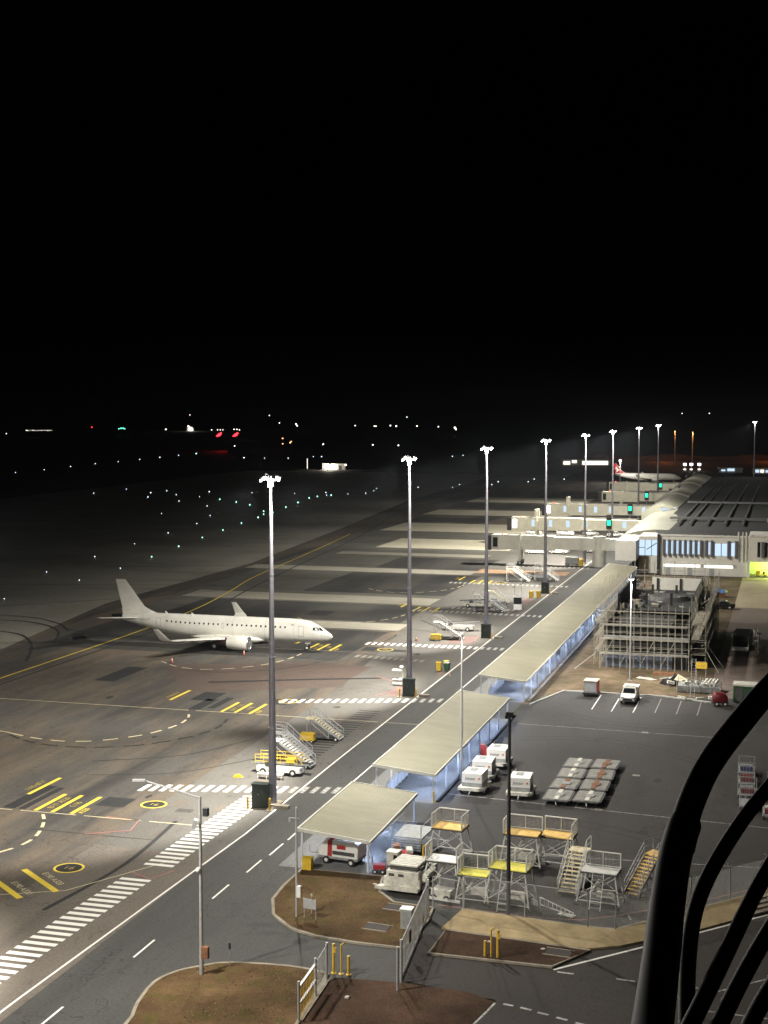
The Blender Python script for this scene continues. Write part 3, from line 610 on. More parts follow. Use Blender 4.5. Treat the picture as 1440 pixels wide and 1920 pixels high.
def aircraft(label, loc, scale=1.0, fin_mat=None, reg='VH-UYZ', rz=0.0, detail=True):
    t = thing('airliner', label, 'aircraft', loc, rz); t.scale = (scale,)*3
    n = 28; rings = []
    for i in range(len(FUS)-1):
        k = 3 if i < 6 else 2
        for j in range(k):
            s = FUS[i][0]+(FUS[i+1][0]-FUS[i][0])*j/k; zc, ry, rzz = fus_at(s)
            rings.append([(-s, ry*math.cos(2*PI*q/n), zc+rzz*math.sin(2*PI*q/n)) for q in range(n)])
    s, zc, ry, rzz = FUS[-1]; rings.append([(-s, ry*math.cos(2*PI*q/n), zc+rzz*math.sin(2*PI*q/n)) for q in range(n)])
    f = MB().loft(rings).build('fuselage', m_plane, t, True)
    if detail:
        for s0 in (1.5, 5.6, 10.2, 15.4, 22.4, 26.3, 30.4):
            MB().loft([[(-s_, (fus_at(s_)[1]+.006)*math.cos(2*PI*q/n), fus_at(s_)[0]+(fus_at(s_)[2]+.006)*math.sin(2*PI*q/n)) for q in range(n)] for s_ in (s0, s0+.035)], False, False).build('panel_seam', m_seam, f, True)
    MB().loft([[(-x, r*math.cos(2*PI*q/12), z+r*math.sin(2*PI*q/12)) for q in range(12)] for x, z, r in ((33.9, 3.8, .47), (35, 3.88, .36), (35.9, 3.92, .25))]).build('tail_cone', m_blackp, t, True)
    # belly fairing
    MB().loft([[(-x, w*math.cos(2*PI*q/16), 1.35+h*math.sin(2*PI*q/16)) for q in range(16)] for x, w, h in ((10, .3, .1), (11.5, 1.3, .5), (13, 1.75, .72), (18, 1.8, .75), (21, 1.3, .5), (23.5, .3, .1))]).build('belly_fairing', m_plane, t, True)
    # fin
    th = .16
    def foil(le, te, y, z, tk, vertical=False, m=10):
        out = []
        for q in range(m):
            a = 2*PI*q/m; x = (le+te)/2+(le-te)/2*math.cos(a); off = tk*math.sin(a)*(.6+.4*math.cos(a))
            out.append((x, y+off, z) if vertical else (x, y, z+off))
        return out
    fn = MB().loft([foil(-27.6, -34.2, 0, 4.3, .14, True), foil(-29.4, -34.15, 0, 5.0, .16, True), foil(-30.4, -34.25, 0, 5.5, .16, True), foil(-33.6, -35.25, 0, 9.6, .08, True)]).build('fin', fin_mat or m_plane, t, True)
    if not fin_mat: MB().box(-34.36, -34.32, -.175, .175, 4.9, 5.0).build('rudder_hinge', m_grey, fn)
    if fin_mat:    # leaping animal emblem, white
        pl = [(-33.9, 8.3), (-33.2, 7.6), (-32.6, 6.6), (-31.4, 6.0), (-32.3, 5.9), (-33.0, 5.2), (-33.9, 4.7), (-33.3, 5.7), (-33.6, 6.6), (-34.5, 6.9), (-33.8, 7.2)]
        MB().extr(pl, -.2, -.17).build('tail_emblem', m_white, fn)
    for sd, nm in ((-1, 'near'), (1, 'far')):
        w = MB().loft([foil(-12.6, -19.2, sd*1.2, 1.55, .42), foil(-14.6, -19.3, sd*4.6, 1.85, .32), foil(-19.1, -21.0, sd*13.6, 2.75, .12), foil(-19.35, -21.1, sd*13.9, 2.8, .1)]).build('wing', m_plane, t, True)
        MB().loft([foil(-19.35, -21.1, sd*13.9, 2.8, .1), foil(-19.8, -21.35, sd*14.25, 3.05, .08, True), foil(-21.3, -22.1, sd*14.75, 4.55, .04, True)]).build('winglet', m_plane, w, True)
        for y, x0, x1, z in ((3.2, -17.2, -20.6, 1.4), (6.2, -17.6, -20.6, 1.72), (9.2, -18.6, -21.2, 2.1)):
            MB().loft([[(x, sd*y+r*math.cos(2*PI*q/8), z+r*math.sin(2*PI*q/8)-.1) for q in range(8)] for x, r in ((x0, .04), (x0-.8, .2), (x1+.8, .17), (x1, .03))]).build('flap_fairing', m_plane, w, True)
        MB().loft([foil(-30.6, -33.8, sd*.3, 3.75, .16), foil(-33.9, -35.5, sd*6.0, 4.4, .07)]).build('tailplane', m_plane, t, True)
        # engine
        e = MB().loft([[(-x, sd*4.75+r*math.cos(2*PI*q/20), 1.4+r*math.sin(2*PI*q/20)) for q in range(20)] for x, r in ((11.42, .86), (11.4, .93), (11.5, 1.0), (12.2, 1.08), (13.6, 1.05), (14.7, .88), (14.75, .8))], False, False).build('engine', m_plane, t, True)
        MB().loft([[(-x, sd*4.75+r*math.cos(2*PI*q/20), 1.4+r*math.sin(2*PI*q/20)) for q in range(20)] for x, r in ((11.5, 1.005), (11.36, .93), (11.42, .84), (11.9, .8))], False, False).build('intake_lip', m_bare, e, True)
        MB().tube((-12.3, sd*4.75, 1.4), (-12.25, sd*4.75, 1.4), .85, n=20).tube((-12.25, sd*4.75, 1.4), (-11.8, sd*4.75, 1.4), .24, .02, 10).build('fan', m_fan, e)
        MB().loft([[(-x, sd*4.75+r*math.cos(2*PI*q/16), 1.4+r*math.sin(2*PI*q/16)) for q in range(16)] for x, r in ((14.5, .78), (15.6, .62), (16.6, .42), (17.2, .1))]).build('exhaust', m_hot, e, True)
        MB().loft([foil(-12.6, -16.8, sd*4.75, 2.3, .14), foil(-13.6, -17.4, sd*4.7, 1.9, .2)]).build('pylon', m_plane, e, True)
        # main gear
        g = MB().tube((-17.5, sd*2.6, 1.5), (-17.5, sd*2.97, .5), .13, n=8).tube((-17.5, sd*2.6, .5), (-17.5, sd*3.3, .5), .09, n=8).tube((-16.6, sd*2.4, 1.4), (-17.5, sd*2.9, .7), .06).build('landing_gear', m_bare, t)
        for dy in (-.28, .28):
            wh = MB().tube((-17.5, sd*2.97+dy-.16, .5), (-17.5, sd*2.97+dy+.16, .5), .5, n=18).build('wheel', m_black, g, True)
            MB().tube((-17.5, sd*2.97+dy-.17, .5), (-17.5, sd*2.97+dy+.17, .5), .24, n=12).build('hub', m_steel, g)
        MB().cb((-17.5, sd*2.1, 1.1), (1.3, .05, .8)).build('gear_door', m_plane, g)
        if detail:
            for k in range(26):        # cabin windows follow the hull
                s0 = 7.0+k*.765
                if k == 13: continue
                a0, a1 = R(15.5), R(25.5)
                MB().poly([fsurf(s0+dx*.125, a0+(a1-a0)*v, .012, sd) for dx, v in ((-1, .2), (-.6, 0), (.6, 0), (1, .2), (1, .8), (.6, 1), (-.6, 1), (-1, .8))]).build('cabin_window', m_glass, f)
            for s0, s1, a0, a1 in ((4.1, 4.95, -22, 33), (27.2, 28.0, -18, 34), (16.75, 17.15, 2, 27)):
                d = MB(); w2 = .045; da = .03
                def band(sa, sb, aa, ab):
                    N = 5
                    for i in range(N):
                        p, q = aa+(ab-aa)*i/N, aa+(ab-aa)*(i+1)/N
                        d.poly((fsurf(sa, p, .014, sd), fsurf(sb, p, .014, sd), fsurf(sb, q, .014, sd), fsurf(sa, q, .014, sd)))
                A0, A1 = R(a0), R(a1)
                band(s0, s0+w2, A0, A1); band(s1-w2, s1, A0, A1); band(s0, s1, A0, A0+da); band(s0, s1, A1-da, A1)
                d.build('door_outline', m_grey, f)
            def fz(s0, z): zc, ry, rz_ = fus_at(s0); return fsurf(s0, math.asin(max(-1, min(1, (z-zc)/rz_))), .02, sd)
            for c in (((1.78, 3.10), (2.72, 3.14), (2.78, 3.52), (2.2, 3.53)), ((1.22, 2.98), (1.70, 3.09), (2.08, 3.53), (1.78, 3.42))):
                q = []
                for (sa, za), (sb, zb_) in zip(c, c[1:]+c[:1]): q += [fz(sa+(sb-sa)*k/4, za+(zb_-za)*k/4) for k in range(4)]
                MB().poly(q).build('cockpit_window', m_glass, f)
            lettering(reg, .62, m_grey, f, Matrix.Translation((-29.7, sd*1.06, 3.66)) @ Matrix.Rotation(PI if sd > 0 else 0, 4, 'Z') @ Matrix.Rotation(R(76), 4, 'X'))
            MB().poly([fsurf(s0, R(a), .014, sd) for s0, a in ((6.1, 33), (5.7, 33), (5.7, 37), (6.1, 37))]).build('flag_mark', m_bagr, f)
    g = MB().tube((-4.0, 0, 1.5), (-4.0, 0, .35), .09, n=8).tube((-4.0, -.25, .35), (-4, .25, .35), .06).cb((-3.9, 0, 1.12), (.7, .7, .3)).build('nose_gear', m_steel, t)
    for dy in (-.2, .2):
        MB().tube((-4, dy-.09, .34), (-4, dy+.09, .34), .34, n=16).build('wheel', m_black, g, True); MB().tube((-4, dy-.1, .34), (-4, dy+.1, .34), .17, n=10).build('hub', m_steel, g)
    if detail:
        for s0, h in ((9.5, .3), (22.2, .25), (26.5, .3)):
            zc, ry, rzz = fus_at(s0); MB().loft([[(-s0, -.03, zc+rzz-.02), (-s0-.5, -.03, zc+rzz-.02), (-s0-.5, .03, zc+rzz-.02), (-s0, .03, zc+rzz-.02)], [(-s0-.3, -.02, zc+rzz+h), (-s0-.5, -.02, zc+rzz+h), (-s0-.5, .02, zc+rzz+h), (-s0-.3, .02, zc+rzz+h)]]).build('aerial', m_plane, t)
    return t
aircraft('all white twin engine jet parked on the apron', (-64.7, 198.2, 0))
aircraft('distant airliner with a red tail behind the last airbridge', (-50.5, 695, 0), .93, m_tail, '', 0, False)

def cone(x, y, label):
    t = thing('traffic_cone', label, 'cone', (x, y, 0), 0, 'traffic cones'); MB().box(-.2, .2, -.2, .2, 0, .05).build('foot', m_black, t)
    MB().tube((0, 0, .05), (0, 0, .38), .16, .1, 10).tube((0, 0, .56), (0, 0, .75), .065, .03, 10).build('body', m_cone, t, True); MB().tube((0, 0, .38), (0, 0, .56), .1, .065, 10).build('white_band', m_white, t)
cone(-76.2, 191.6, 'traffic cone under the jet engine'); cone(-83.6, 182.8, 'traffic cone behind the jet wing tip')
cone(-48.9, 145.3, 'traffic cone under the white stairs nearest the camera'); cone(-55.2, 210.6, 'traffic cone by the yellow ground power box')

# ================================================================== WALKWAY CANOPIES
def canopy(label, y0, y1, ncol, nb, zl=3.1, zr=2.55):
    t = thing('walkway_canopy', label, 'canopy', (0, 0, 0), 0, 'walkway canopies beside the road')
    xl, xr = -36.5, -30.75
    n = int((y1-y0)/.33); prof = MB()
    for i in range(n):
        a = y0+(y1-y0)*i/n; b = y0+(y1-y0)*(i+1)/n; w = (b-a)
        r = [(a, 0), (a+w*.62, 0), (a+w*.7, .018), (a+w*.92, .018), (b, 0)]
        for (ya, ha), (yb, hb) in zip(r, r[1:]): prof.poly(((xl, ya, zl+ha), (xr, ya, zr+ha), (xr, yb, zr+hb), (xl, yb, zl+hb)))
    prof.poly(((xl, y0, zl-.04), (xl, y1, zl-.04), (xr, y1, zr-.04), (xr, y0, zr-.04)))
    prof.build('roof', m_roof, t)
    MB().box(xl-.16, xl-.02, y0-.1, y1+.1, zl-.22, zl+.05).build('gutter', m_trim, t)
    MB().box(xr+.02, xr+.12, y0-.1, y1+.1, zr-.2, zr+.02).build('gutter', m_trim, t)
    for y in (y0-.12, y1+.04):
        MB().loft([[(xl, y, zl-.2), (xl, y+.08, zl-.2), (xl, y+.08, zl+.06), (xl, y, zl+.06)], [(xr, y, zr-.2), (xr, y+.08, zr-.2), (xr, y+.08, zr+.06), (xr, y, zr+.06)]]).build('fascia', m_trim, t)
    for i in range(ncol):
        y = y0+.15+(y1-y0-.3)*i/(ncol-1)
        for x, z in ((xl+.2, zl-.06), (xr-.15, zr-.06)):
            MB().box(x-.065, x+.065, y-.065, y+.065, 0, z-.12).build('column', m_colw, t)
        if 0 < i < ncol-1: MB().tube((xl+.2, y, zl-.25), (xr-.15, y, zr-.25), .06, n=4).build('rafter', m_trim, t)
    for i in range(nb):
        y = y0+(y1-y0)*(i+.5)/nb
        MB().cb((-32.2, y, 2.5), (.16, 1.6, .06)).build('batten_light', m_batten, t)
    return t
canopy('short beige canopy nearest the camera, sheltering the white trailer', 103.1, 117.4, 3, 2)
canopy('middle beige canopy beside the white trailers', 124, 159.6, 8, 6)
canopy('long beige canopy running to the terminal', 170, 300, 28, 18)
def guard(x, y0, y1, label, n=6):
    t = thing('guard_fence', label, 'fence', (x, y0, 0), 0, 'white guard fences under the canopies'); L = y1-y0
    for i in range(n+1): MB().box(-.03, .03, L*i/n-.03, L*i/n+.03, 0, 1.25).build('post', m_colw, t)
    for i in range(n): MB().box(-.015, .015, L*i/n+.06, L*(i+1)/n-.06, .2, 1.15).build('panel', m_colw, t)
    MB().box(-.03, .03, 0, L, 1.25, 1.31).build('top_rail', m_colw, t)
guard(-35.4, 124.3, 132, 'white guard fence at the mouth of the middle canopy'); guard(-35.4, 170.5, 180, 'white guard fence at the mouth of the long canopy')
t = thing('bollard', 'orange bollard at the right front column of the middle canopy', 'bollard', (-30.75, 123.7, 0)); MB().tube((0, 0, 0), (0, 0, 1), .09, n=8).build('post', m_bol, t); MB().ball((0, 0, 1), .09).build('cap', m_bol, t)
t = thing('yellow_barrier_block', 'yellow box at the left front column of the short canopy', 'box', (-35.6, 102.6, 0)); MB().box(-.36, .36, -.3, .3, .03, .98).build('body', m_yel, t); MB().box(-.4, .4, -.34, .34, .98, 1.04).build('lid', m_yel, t)

# ================================================================== GROUND SUPPORT EQUIPMENT
def wheel(p, parent, r=.28, w=.2, ax='y', name='wheel'):
    x, y, z = p; d = (0, w/2, 0) if ax == 'y' else (w/2, 0, 0)
    o = MB().tube((x-d[0], y-d[1], z), (x+d[0], y+d[1], z), r, n=14).build(name, m_black, parent, True)
    MB().tube((x-d[0]*1.06, y-d[1]*1.06, z), (x+d[0]*1.06, y+d[1]*1.06, z), r*.5, n=10).build('rim', m_steel, o); return o
def stairs(label, loc, rz, h=2.3, run=3.2, w=1.3, n=11, m_s=m_tan, m_f=m_steel, plat=1.2, truck=False, mrail=None):
    """x runs up the flight: foot at x=0, landing at x=run..run+plat"""
    t = thing('passenger_stairs', label, 'stairs', loc, rz, 'mobile passenger stairs'); mr = mrail or m_f
    for i in range(n):
        x = run*(i+.5)/n; z = h*(i+1)/(n+1)+.1
        MB().cb((x, 0, z), (run/n*1.02, w, .05)).build('step', m_s, t)
    for s in (-1, 1):
        y = s*(w/2+.04)
        MB().loft([[(0, y-.03, .12), (0, y+.03, .12), (0, y+.03, .38), (0, y-.03, .38)], [(run, y-.03, h-.16), (run, y+.03, h-.16), (run, y+.03, h+.1), (run, y-.03, h+.1)]]).build('stringer', m_f, t)
        hr = MB().tube((0, y, 1.15), (run, y, h+1.05), .03).tube((run, y, h+1.05), (run+plat, y, h+1.05), .03).tube((0, y, .7), (run, y, h+.6), .02).tube((run, y, h+.6), (run+plat, y, h+.6), .02)
        for i in range(5): x = run*i/4; hr.tube((x, y, .2+(h-.2)*i/4), (x, y, 1.15+(h-.1)*i/4), .025)
        hr.tube((run+plat, y, h), (run+plat, y, h+1.05), .025).build('handrail', mr, t)
        for x in (run*.45, run+plat-.1): MB().tube((x, y, .25), (x, y, h*(.42 if x < run else 1)), .045).build('leg', m_f, t)
    MB().box(run, run+plat, -w/2-.05, w/2+.05, h+.02, h+.1).build('landing', m_s, t)
    MB().box(.1, run+plat, -w/2-.02, w/2+.02, .22, .32).build('chassis', m_dgrey, t)
    MB().tube((run*.45, -w/2, .3), (run+plat-.1, -w/2, h), .03).tube((run*.45, w/2, .3), (run+plat-.1, w/2, h), .03).build('brace', m_f, t)
    for x in (.5, run+plat-.4):
        for s in (-1, 1): wheel((x, s*(w/2+.08), .22), t, .22, .16)
    return t
def platform(label, loc, rz, h=2.4, w=2.0, d=1.5, m_d=m_orn, ladder=False, rails=(0, 1, 2), splay=.25, base=False):
    t = thing('maintenance_platform', label, 'platform', loc, rz, 'maintenance platforms in the yard'); t.scale = (1.14, 1.12, 1.05)
    dk = MB().box(-w/2, w/2, -d/2, d/2, h, h+.06).build('deck', m_d, t)
    MB().box(-w/2-.04, w/2+.04, -d/2-.04, d/2+.04, h-.1, h-.002).build('deck_frame', m_dgrey, t)
    for sx in (-1, 1):
        for sy in (-1, 1):
            MB().tube((sx*(w/2+splay), sy*(d/2+splay*.6), .1), (sx*(w/2-.12), sy*(d/2-.1), h-.1), .055).build('leg', m_steel, t)
            wheel((sx*(w/2+splay), sy*(d/2+splay*.6), .13), t, .13, .09, 'x')
    for sy in (-1, 1):
        y = sy*(d/2+.05); MB().tube((-(w/2+splay), y, .35), (w/2-.1, y, h*.9), .025).tube((w/2+splay, y, .35), (-w/2+.1, y, h*.9), .025).build('brace', m_steel, t)
        MB().tube((-(w/2+splay), y, .35), (w/2+splay, y, .35), .035).build('base_rail', m_steel, t)
    for k in rails:
        a, b = (((-w/2, d/2), (w/2, d/2)), ((-w/2, -d/2), (-w/2, d/2)), ((w/2, -d/2), (w/2, d/2)), ((-w/2, -d/2), (w/2, -d/2)))[k]
        z0, z1 = h+.06, h+1.1
        p = MB().tube((*a, z0), (*a, z1), .05).tube((*b, z0), (*b, z1), .05).tube((*a, z1), (*b, z1), .05).tube((*a, z0+.08), (*b, z0+.08), .03)
        c = ((a[0]+b[0])/2, (a[1]+b[1])/2); p.tube((*c, z0), (*c, z1), .025)
        g = p.build('guard_rail', m_steel, t)
        ms = MB(); L = math.dist(a, b); nn = int(L/.09)
        for i in range(1, nn):
            q = (a[0]+(b[0]-a[0])*i/nn, a[1]+(b[1]-a[1])*i/nn); ms.tube((*q, z0), (*q, z1), .008, n=3, caps=False)
        for i in range(1, 10):
            z = z0+(z1-z0)*i/10; ms.tube((*a, z), (*b, z), .008, n=3, caps=False)
        ms.build('mesh_infill', m_mesh, g)
    if base:
        MB().box(-w/2-.05, w/2-.1, -d/2+.05, d/2-.05, .25, .62).build('base_unit', m_dgrey, t); MB().cb((w*.18, -d*.1, .8), (w*.5, d*.5, .36)).build('pump_housing', m_offw, t)
        MB().tube((-w*.3, 0, .62), (w*.1, 0, h-.1), .07, n=7).build('lift_ram', m_offw, t)
    if ladder:
        for s in (-1, 1): MB().tube((s*.35, -d/2-1.0, .1), (s*.35, -d/2, h), .03).build('ladder_rail', m_steel, t)
        for i in range(8):
            k = (i+.5)/8; MB().cb((0, -d/2-1.0+k, .1+(h-.1)*k), (.7, .18, .03)).build('ladder_step', m_grey, t)
    return t
# yard, from the canopy to the right
platform('ochre platform on tall splayed legs left of the black pole', (-25.7, 109.0, 0), R(-6), 2.35, 2.2, 1.7, m_orn, rails=(0, 1, 2))
platform('ochre platform with a notice on its rail, behind the black pole', (-19.7, 108.4, 0), R(-4), 2.5, 2.4, 1.5, m_orn, rails=(0, 1), base=True)
o = platform('ochre platform behind the stairs with cream treads', (-17.1, 109.6, 0), R(-6), 2.2, 2.3, 1.6, m_orn, rails=(0, 2))
platform('lemon yellow low platform in front of the grey platform', (-21.6, 99.4, 0), R(-3), 2.0, 1.9, 1.3, m_lem, rails=(0, 1), splay=.15, base=True)
platform('lemon yellow platform with steps beside the black pole', (-18.9, 99.3, 0), R(-8), 2.7, 2.5, 1.5, m_lem, ladder=True, rails=(0, 1, 2), base=True)
platform('bare grey platform beside the white cargo loader', (-24.3, 101, 0), R(-4), 2.3, 2.1, 1.4, m_steel, rails=(1, 2), base=True)
platform('light grey platform at the red boundary line', (-12.7, 101.4, 0), R(-6), 2.35, 2.3, 1.3, m_steel, ladder=True, rails=(0,), base=True)
t = stairs('stairs with broad cream treads facing the camera in the yard', (-15.3, 102.2, 0), R(82), 2.5, 2.8, 1.35, 10, m_tan, m_steel, 1.2)
t = stairs('worn stairs with ochre treads beside the black railing', (-10.7, 103.2, 0), R(66), 2.4, 3.0, 1.1, 11, m_orn, m_galv, 1.3)
t = thing('folded_handrail', 'white handrail frame lying on the yard by the red line', 'handrail', (-16.7, 99, 0), R(-20))
MB().tube((0, 0, .9), (2.7, 0, .3), .04).tube((0, 0, .35), (2.7, 0, .1), .04).tube((0, 0, .05), (0, 0, .9), .04).tube((2.7, 0, .1), (2.7, 0, .3), .04).build('rail', m_steel, t)
for i in range(1, 8): MB().tube((2.7*i/8, 0, .35-.25*i/8), (2.7*i/8, 0, .9-.6*i/8), .025).build('baluster', m_steel, t)
MB().tube((.6, 0, .3), (.2, -.7, .03), .03).tube((2.0, 0, .2), (1.9, -.6, .03), .03).cb((-.4, 0, .4), (.5, .05, .4)).build('foot', m_grey, t)
for z in (0.0,): MB().cb((2.1, .1, .03), (1.2, .5, .05)).build('base', m_steel, t)
# cargo loader
t = thing('cargo_loader', 'grubby white cargo loader at the edge of the grass verge', 'loader', (-27.0, 101.2, 0), R(-4))
MB().prism([(-1.5, -1.7), (1.35, -1.7), (1.35, 2.6), (-1.3, 2.6), (-1.3, -.9)], .35, 1.15).build('chassis', m_offw, t)
MB().prism([(-2.1, -2.0), (1.3, -2.0), (1.3, -1.45), (-1.6, -1.45)], .25, .5).build('bumper', m_offw, t)
MB().cb((0, -1.35, 1.2), (2.5, .75, .9)).build('engine_cover', m_offw, t)
for x in (-.85, -.1): MB().cb((x, -1.735, 1.35), (.42, .04, .2)).build('headlight', m_dgrey, t)
for i in range(7): MB().cb((-.05, -1.2+i*.42, 2.0-.02*i), (2.2, .27, .12)).build('roller_slat', m_offw, t)
MB().box(-1.2, 1.1, -1.4, 1.6, 1.75, 1.88).build('deck_frame', m_dgrey, t)
for x in (-1.05, 1.0): MB().cb((x, .4, 1.45), (.14, 3.6, .16), 0, 0, .12).cb((x, .4, 1.4), (.14, 3.6, .16), 0, 0, -.12).build('scissor_arm', m_dgrey, t)
MB().cb((1.55, -.2, 1.2), (.35, 2.2, .5), 0, .35).build('side_guard', m_offw, t)
MB().tube((.75, .9, 2.05), (.75, .9, 2.9), .06).tube((1.15, 1.5, 2.05), (1.15, 1.5, 2.9), .06).tube((.75, .9, 2.9), (1.15, 1.5, 2.9), .06).build('hand_guard', m_yel, t)
for y in (-1.0, 2.0):
    for s in (-1, 1): wheel((s*1.25, y, .36), t, .36, .25, 'x')
# small lift tug in front
t = thing('lift_tug', 'small grey lift tug squeezed under the bare platform', 'tug', (-23.9, 99.2, 0), R(-10))
MB().cb((0, 0, .55), (1.5, 1.2, .5)).build('body', m_offw, t); MB().cb((.1, .6, 1.2), (1.2, .1, .9), 0, 0, -.3).build('mast_plate', m_dgrey, t); MB().box(-.9, 1.6, -.75, -.6, .12, .3).build('bumper', m_steel, t)
for x in (-.5, .5):
    for s in (-1, 1): wheel((x, s*.62, .25), t, .25, .16)
# slatted dolly stack behind
t = thing('slatted_transporter', 'dull grey slatted transporter beside the short canopy', 'trailer', (-29.0, 109.6, 0), R(-4))
MB().box(-1.3, 1.3, -1.6, 1.8, 1.45, 1.6).build('deck', m_grey, t); MB().box(-1.2, 1.2, -1.5, 1.7, .4, .6).build('chassis', m_dgrey, t)
for i in range(5): MB().box(-1.25, 1.25, -1.7, -1.62, .55+i*.2, .67+i*.2).build('slat', m_grey, t)
for x in (-1.25, 1.25):
    MB().tube((x, -1.6, 1.6), (x, -1.6, 2.5), .04).tube((x, 1.7, 1.6), (x, 1.7, 2.6), .04).tube((x, -1.6, 2.5), (x, 1.7, 2.6), .035).build('side_rail', m_galv, t)
for y in (-1.1, 1.2):
    for s in (-1, 1): wheel((s*1.1, y, .3), t, .3, .2, 'x')
t = thing('equipment_cabinet', 'white cabinet with a dark door beside the cargo loader', 'cabinet', (-29.2, 104.6, 0), R(-5))
MB().box(-.45, .45, -.4, .4, .04, 1.45).build('body', m_offw, t); MB().box(.12, .42, -.42, -.402, .15, 1.3).build('door', m_blackp, t); MB().box(-.5, .5, -.45, .45, 1.45, 1.52).build('lid', m_offw, t)
t = thing('baggage_tug', 'brown seated baggage tug behind the white cabinet', 'tug', (-29.3, 106.8, 0), R(20))
MB().cb((0, 0, .5), (2.0, 1.1, .5)).build('body', m_redp, t); MB().cb((-.3, 0, 1.05), (.5, .8, .6)).build('seat', m_rust, t); MB().cb((.75, 0, .85), (.5, 1.0, .3)).build('bonnet', m_offw, t); MB().tube((.35, 0, .9), (.1, 0, 1.3), .03).build('steering_column', m_dgrey, t)
for x in (-.6, .65):
    for s in (-1, 1): wheel((x, s*.52, .28), t, .28, .18)
t = thing('trolley', 'small red and grey trolley beside the right column of the short canopy', 'trolley', (-30.1, 103.6, 0), R(10))
MB().cb((0, 0, .5), (.9, .6, .35)).build('body', m_redp, t); MB().tube((-.45, .3, .3), (-.6, .3, 1.2), .03).tube((-.45, -.3, .3), (-.6, -.3, 1.2), .03).tube((-.6, -.3, 1.2), (-.6, .3, 1.2), .03).build('handle', m_galv, t)
for x in (-.3, .3):
    for s in (-1, 1): wheel((x, s*.32, .16), t, .16, .1)
# air start unit under the short canopy
t = thing('ground_power_trailer', 'white trailer with a red stripe under the short canopy', 'trailer', (-33.6, 105.3, 0), R(-8))
MB().loft([[(-1.75, -.75, .62), (-1.75, .75, .62), (-1.75, .7, 1.2), (-1.75, -.7, 1.2)], [(-1.2, -.85, .62), (-1.2, .85, .62), (-1.2, .75, 1.85), (-1.2, -.75, 1.85)], [(1.35, -.85, .62), (1.35, .85, .62), (1.35, .75, 1.9), (1.35, -.75, 1.9)], [(1.65, -.8, .62), (1.65, .8, .62), (1.65, .7, 1.75), (1.65, -.7, 1.75)]]).build('body', m_white, t)
MB().loft([[(-.95, -.86, .64), (-.95, .86, .64), (-.95, .76, 1.875), (-.95, -.76, 1.875)], [(-.55, -.86, .64), (-.55, .86, .64), (-.55, .76, 1.88), (-.55, -.76, 1.88)]]).build('red_stripe', m_redp, t)
MB().cb((.25, -.83, 1.42), (.75, .03, .3), 0, 0, .08).build('red_logo_plate', m_redp, t); MB().cb((.45, -.85, .95), (1.9, .03, .3), 0, 0, .08).build('louvre_panel', m_dgrey, t)
MB().box(-1.7, 1.65, -.8, .8, .42, .6).build('chassis', m_grey, t); MB().tube((-1.7, 0, .45), (-2.9, 0, .5), .05).tube((-2.9, 0, .5), (-3.0, 0, 1.0), .04).build('tow_bar', m_galv, t)
for x in (-1.05, 1.1):
    for s in (-1, 1): wheel((x, s*.78, .3), t, .3, .2)
# white ground power units
def gpu(label, x, y, rz):
    t = thing('white_power_unit', label, 'trailer', (x, y, 0), rz, 'boxy white power unit trailers'); t.scale = (1.12, 1.2, 1.14)
    MB().box(-.85, .85, -.95, 1.1, .62, 1.72).build('body', m_white, t); MB().box(-.86, .86, -.96, 1.11, .62, .95).build('grey_skirt', m_grey, t)
    MB().box(-.45, .15, -.1, .8, 1.721, 1.75).build('roof_vent', m_grey, t); MB().prism([(-1.1, -1.3), (.7, -1.3), (1.1, -.9), (1.1, 1.3), (-1.1, 1.3)], .36, .6).build('chassis', m_offw, t)
    lettering('Jetstar', .34, m_dgrey, t, Matrix.Translation((-.12, -.965, 1.3)) @ Matrix.Rotation(PI/2, 4, 'X'))
    MB().poly([(.62+(.14 if k % 2 else .06)*math.sin(k*PI/5), -.966, 1.32+(.14 if k % 2 else .06)*math.cos(k*PI/5)) for k in range(10)]).build('star_mark', m_cone, t)
    MB().tube((0, -1.3, .42), (0, -2.0, .25), .05).build('tow_bar', m_galv, t); MB().tube((-.6, .9, 1.75), (-.6, .9, 1.95), .05).build('exhaust_stub', m_galv, t)
    for yy in (-.75, .85):
        for s in (-1, 1): wheel((s*.95, yy, .26), t, .26, .18, 'x')
gpu('white power unit trailer nearest the camera in the line of three', -28.0, 128.6, R(-2)); gpu('middle white power unit trailer in the line of three', -28.1, 133.2, R(2)); gpu('farthest white power unit trailer in the line of three beside the red pillar', -27.7, 138.3, R(0))
gpu('lone white power unit trailer behind the black pole', -23.5, 128.2, R(3))
t = thing('hose_pillar', 'red hydrant pillar at the edge of the middle canopy', 'hydrant', (-29.85, 141, 0)); MB().box(-.2, .2, -.2, .2, 0, 1.4).build('pillar', m_redp, t); MB().box(.22, .5, -.15, .15, .1, 1.25).build('extinguisher_box', m_redp, t); MB().box(-.24, .24, -.24, .24, 1.4, 1.48).build('cap', m_redp, t)
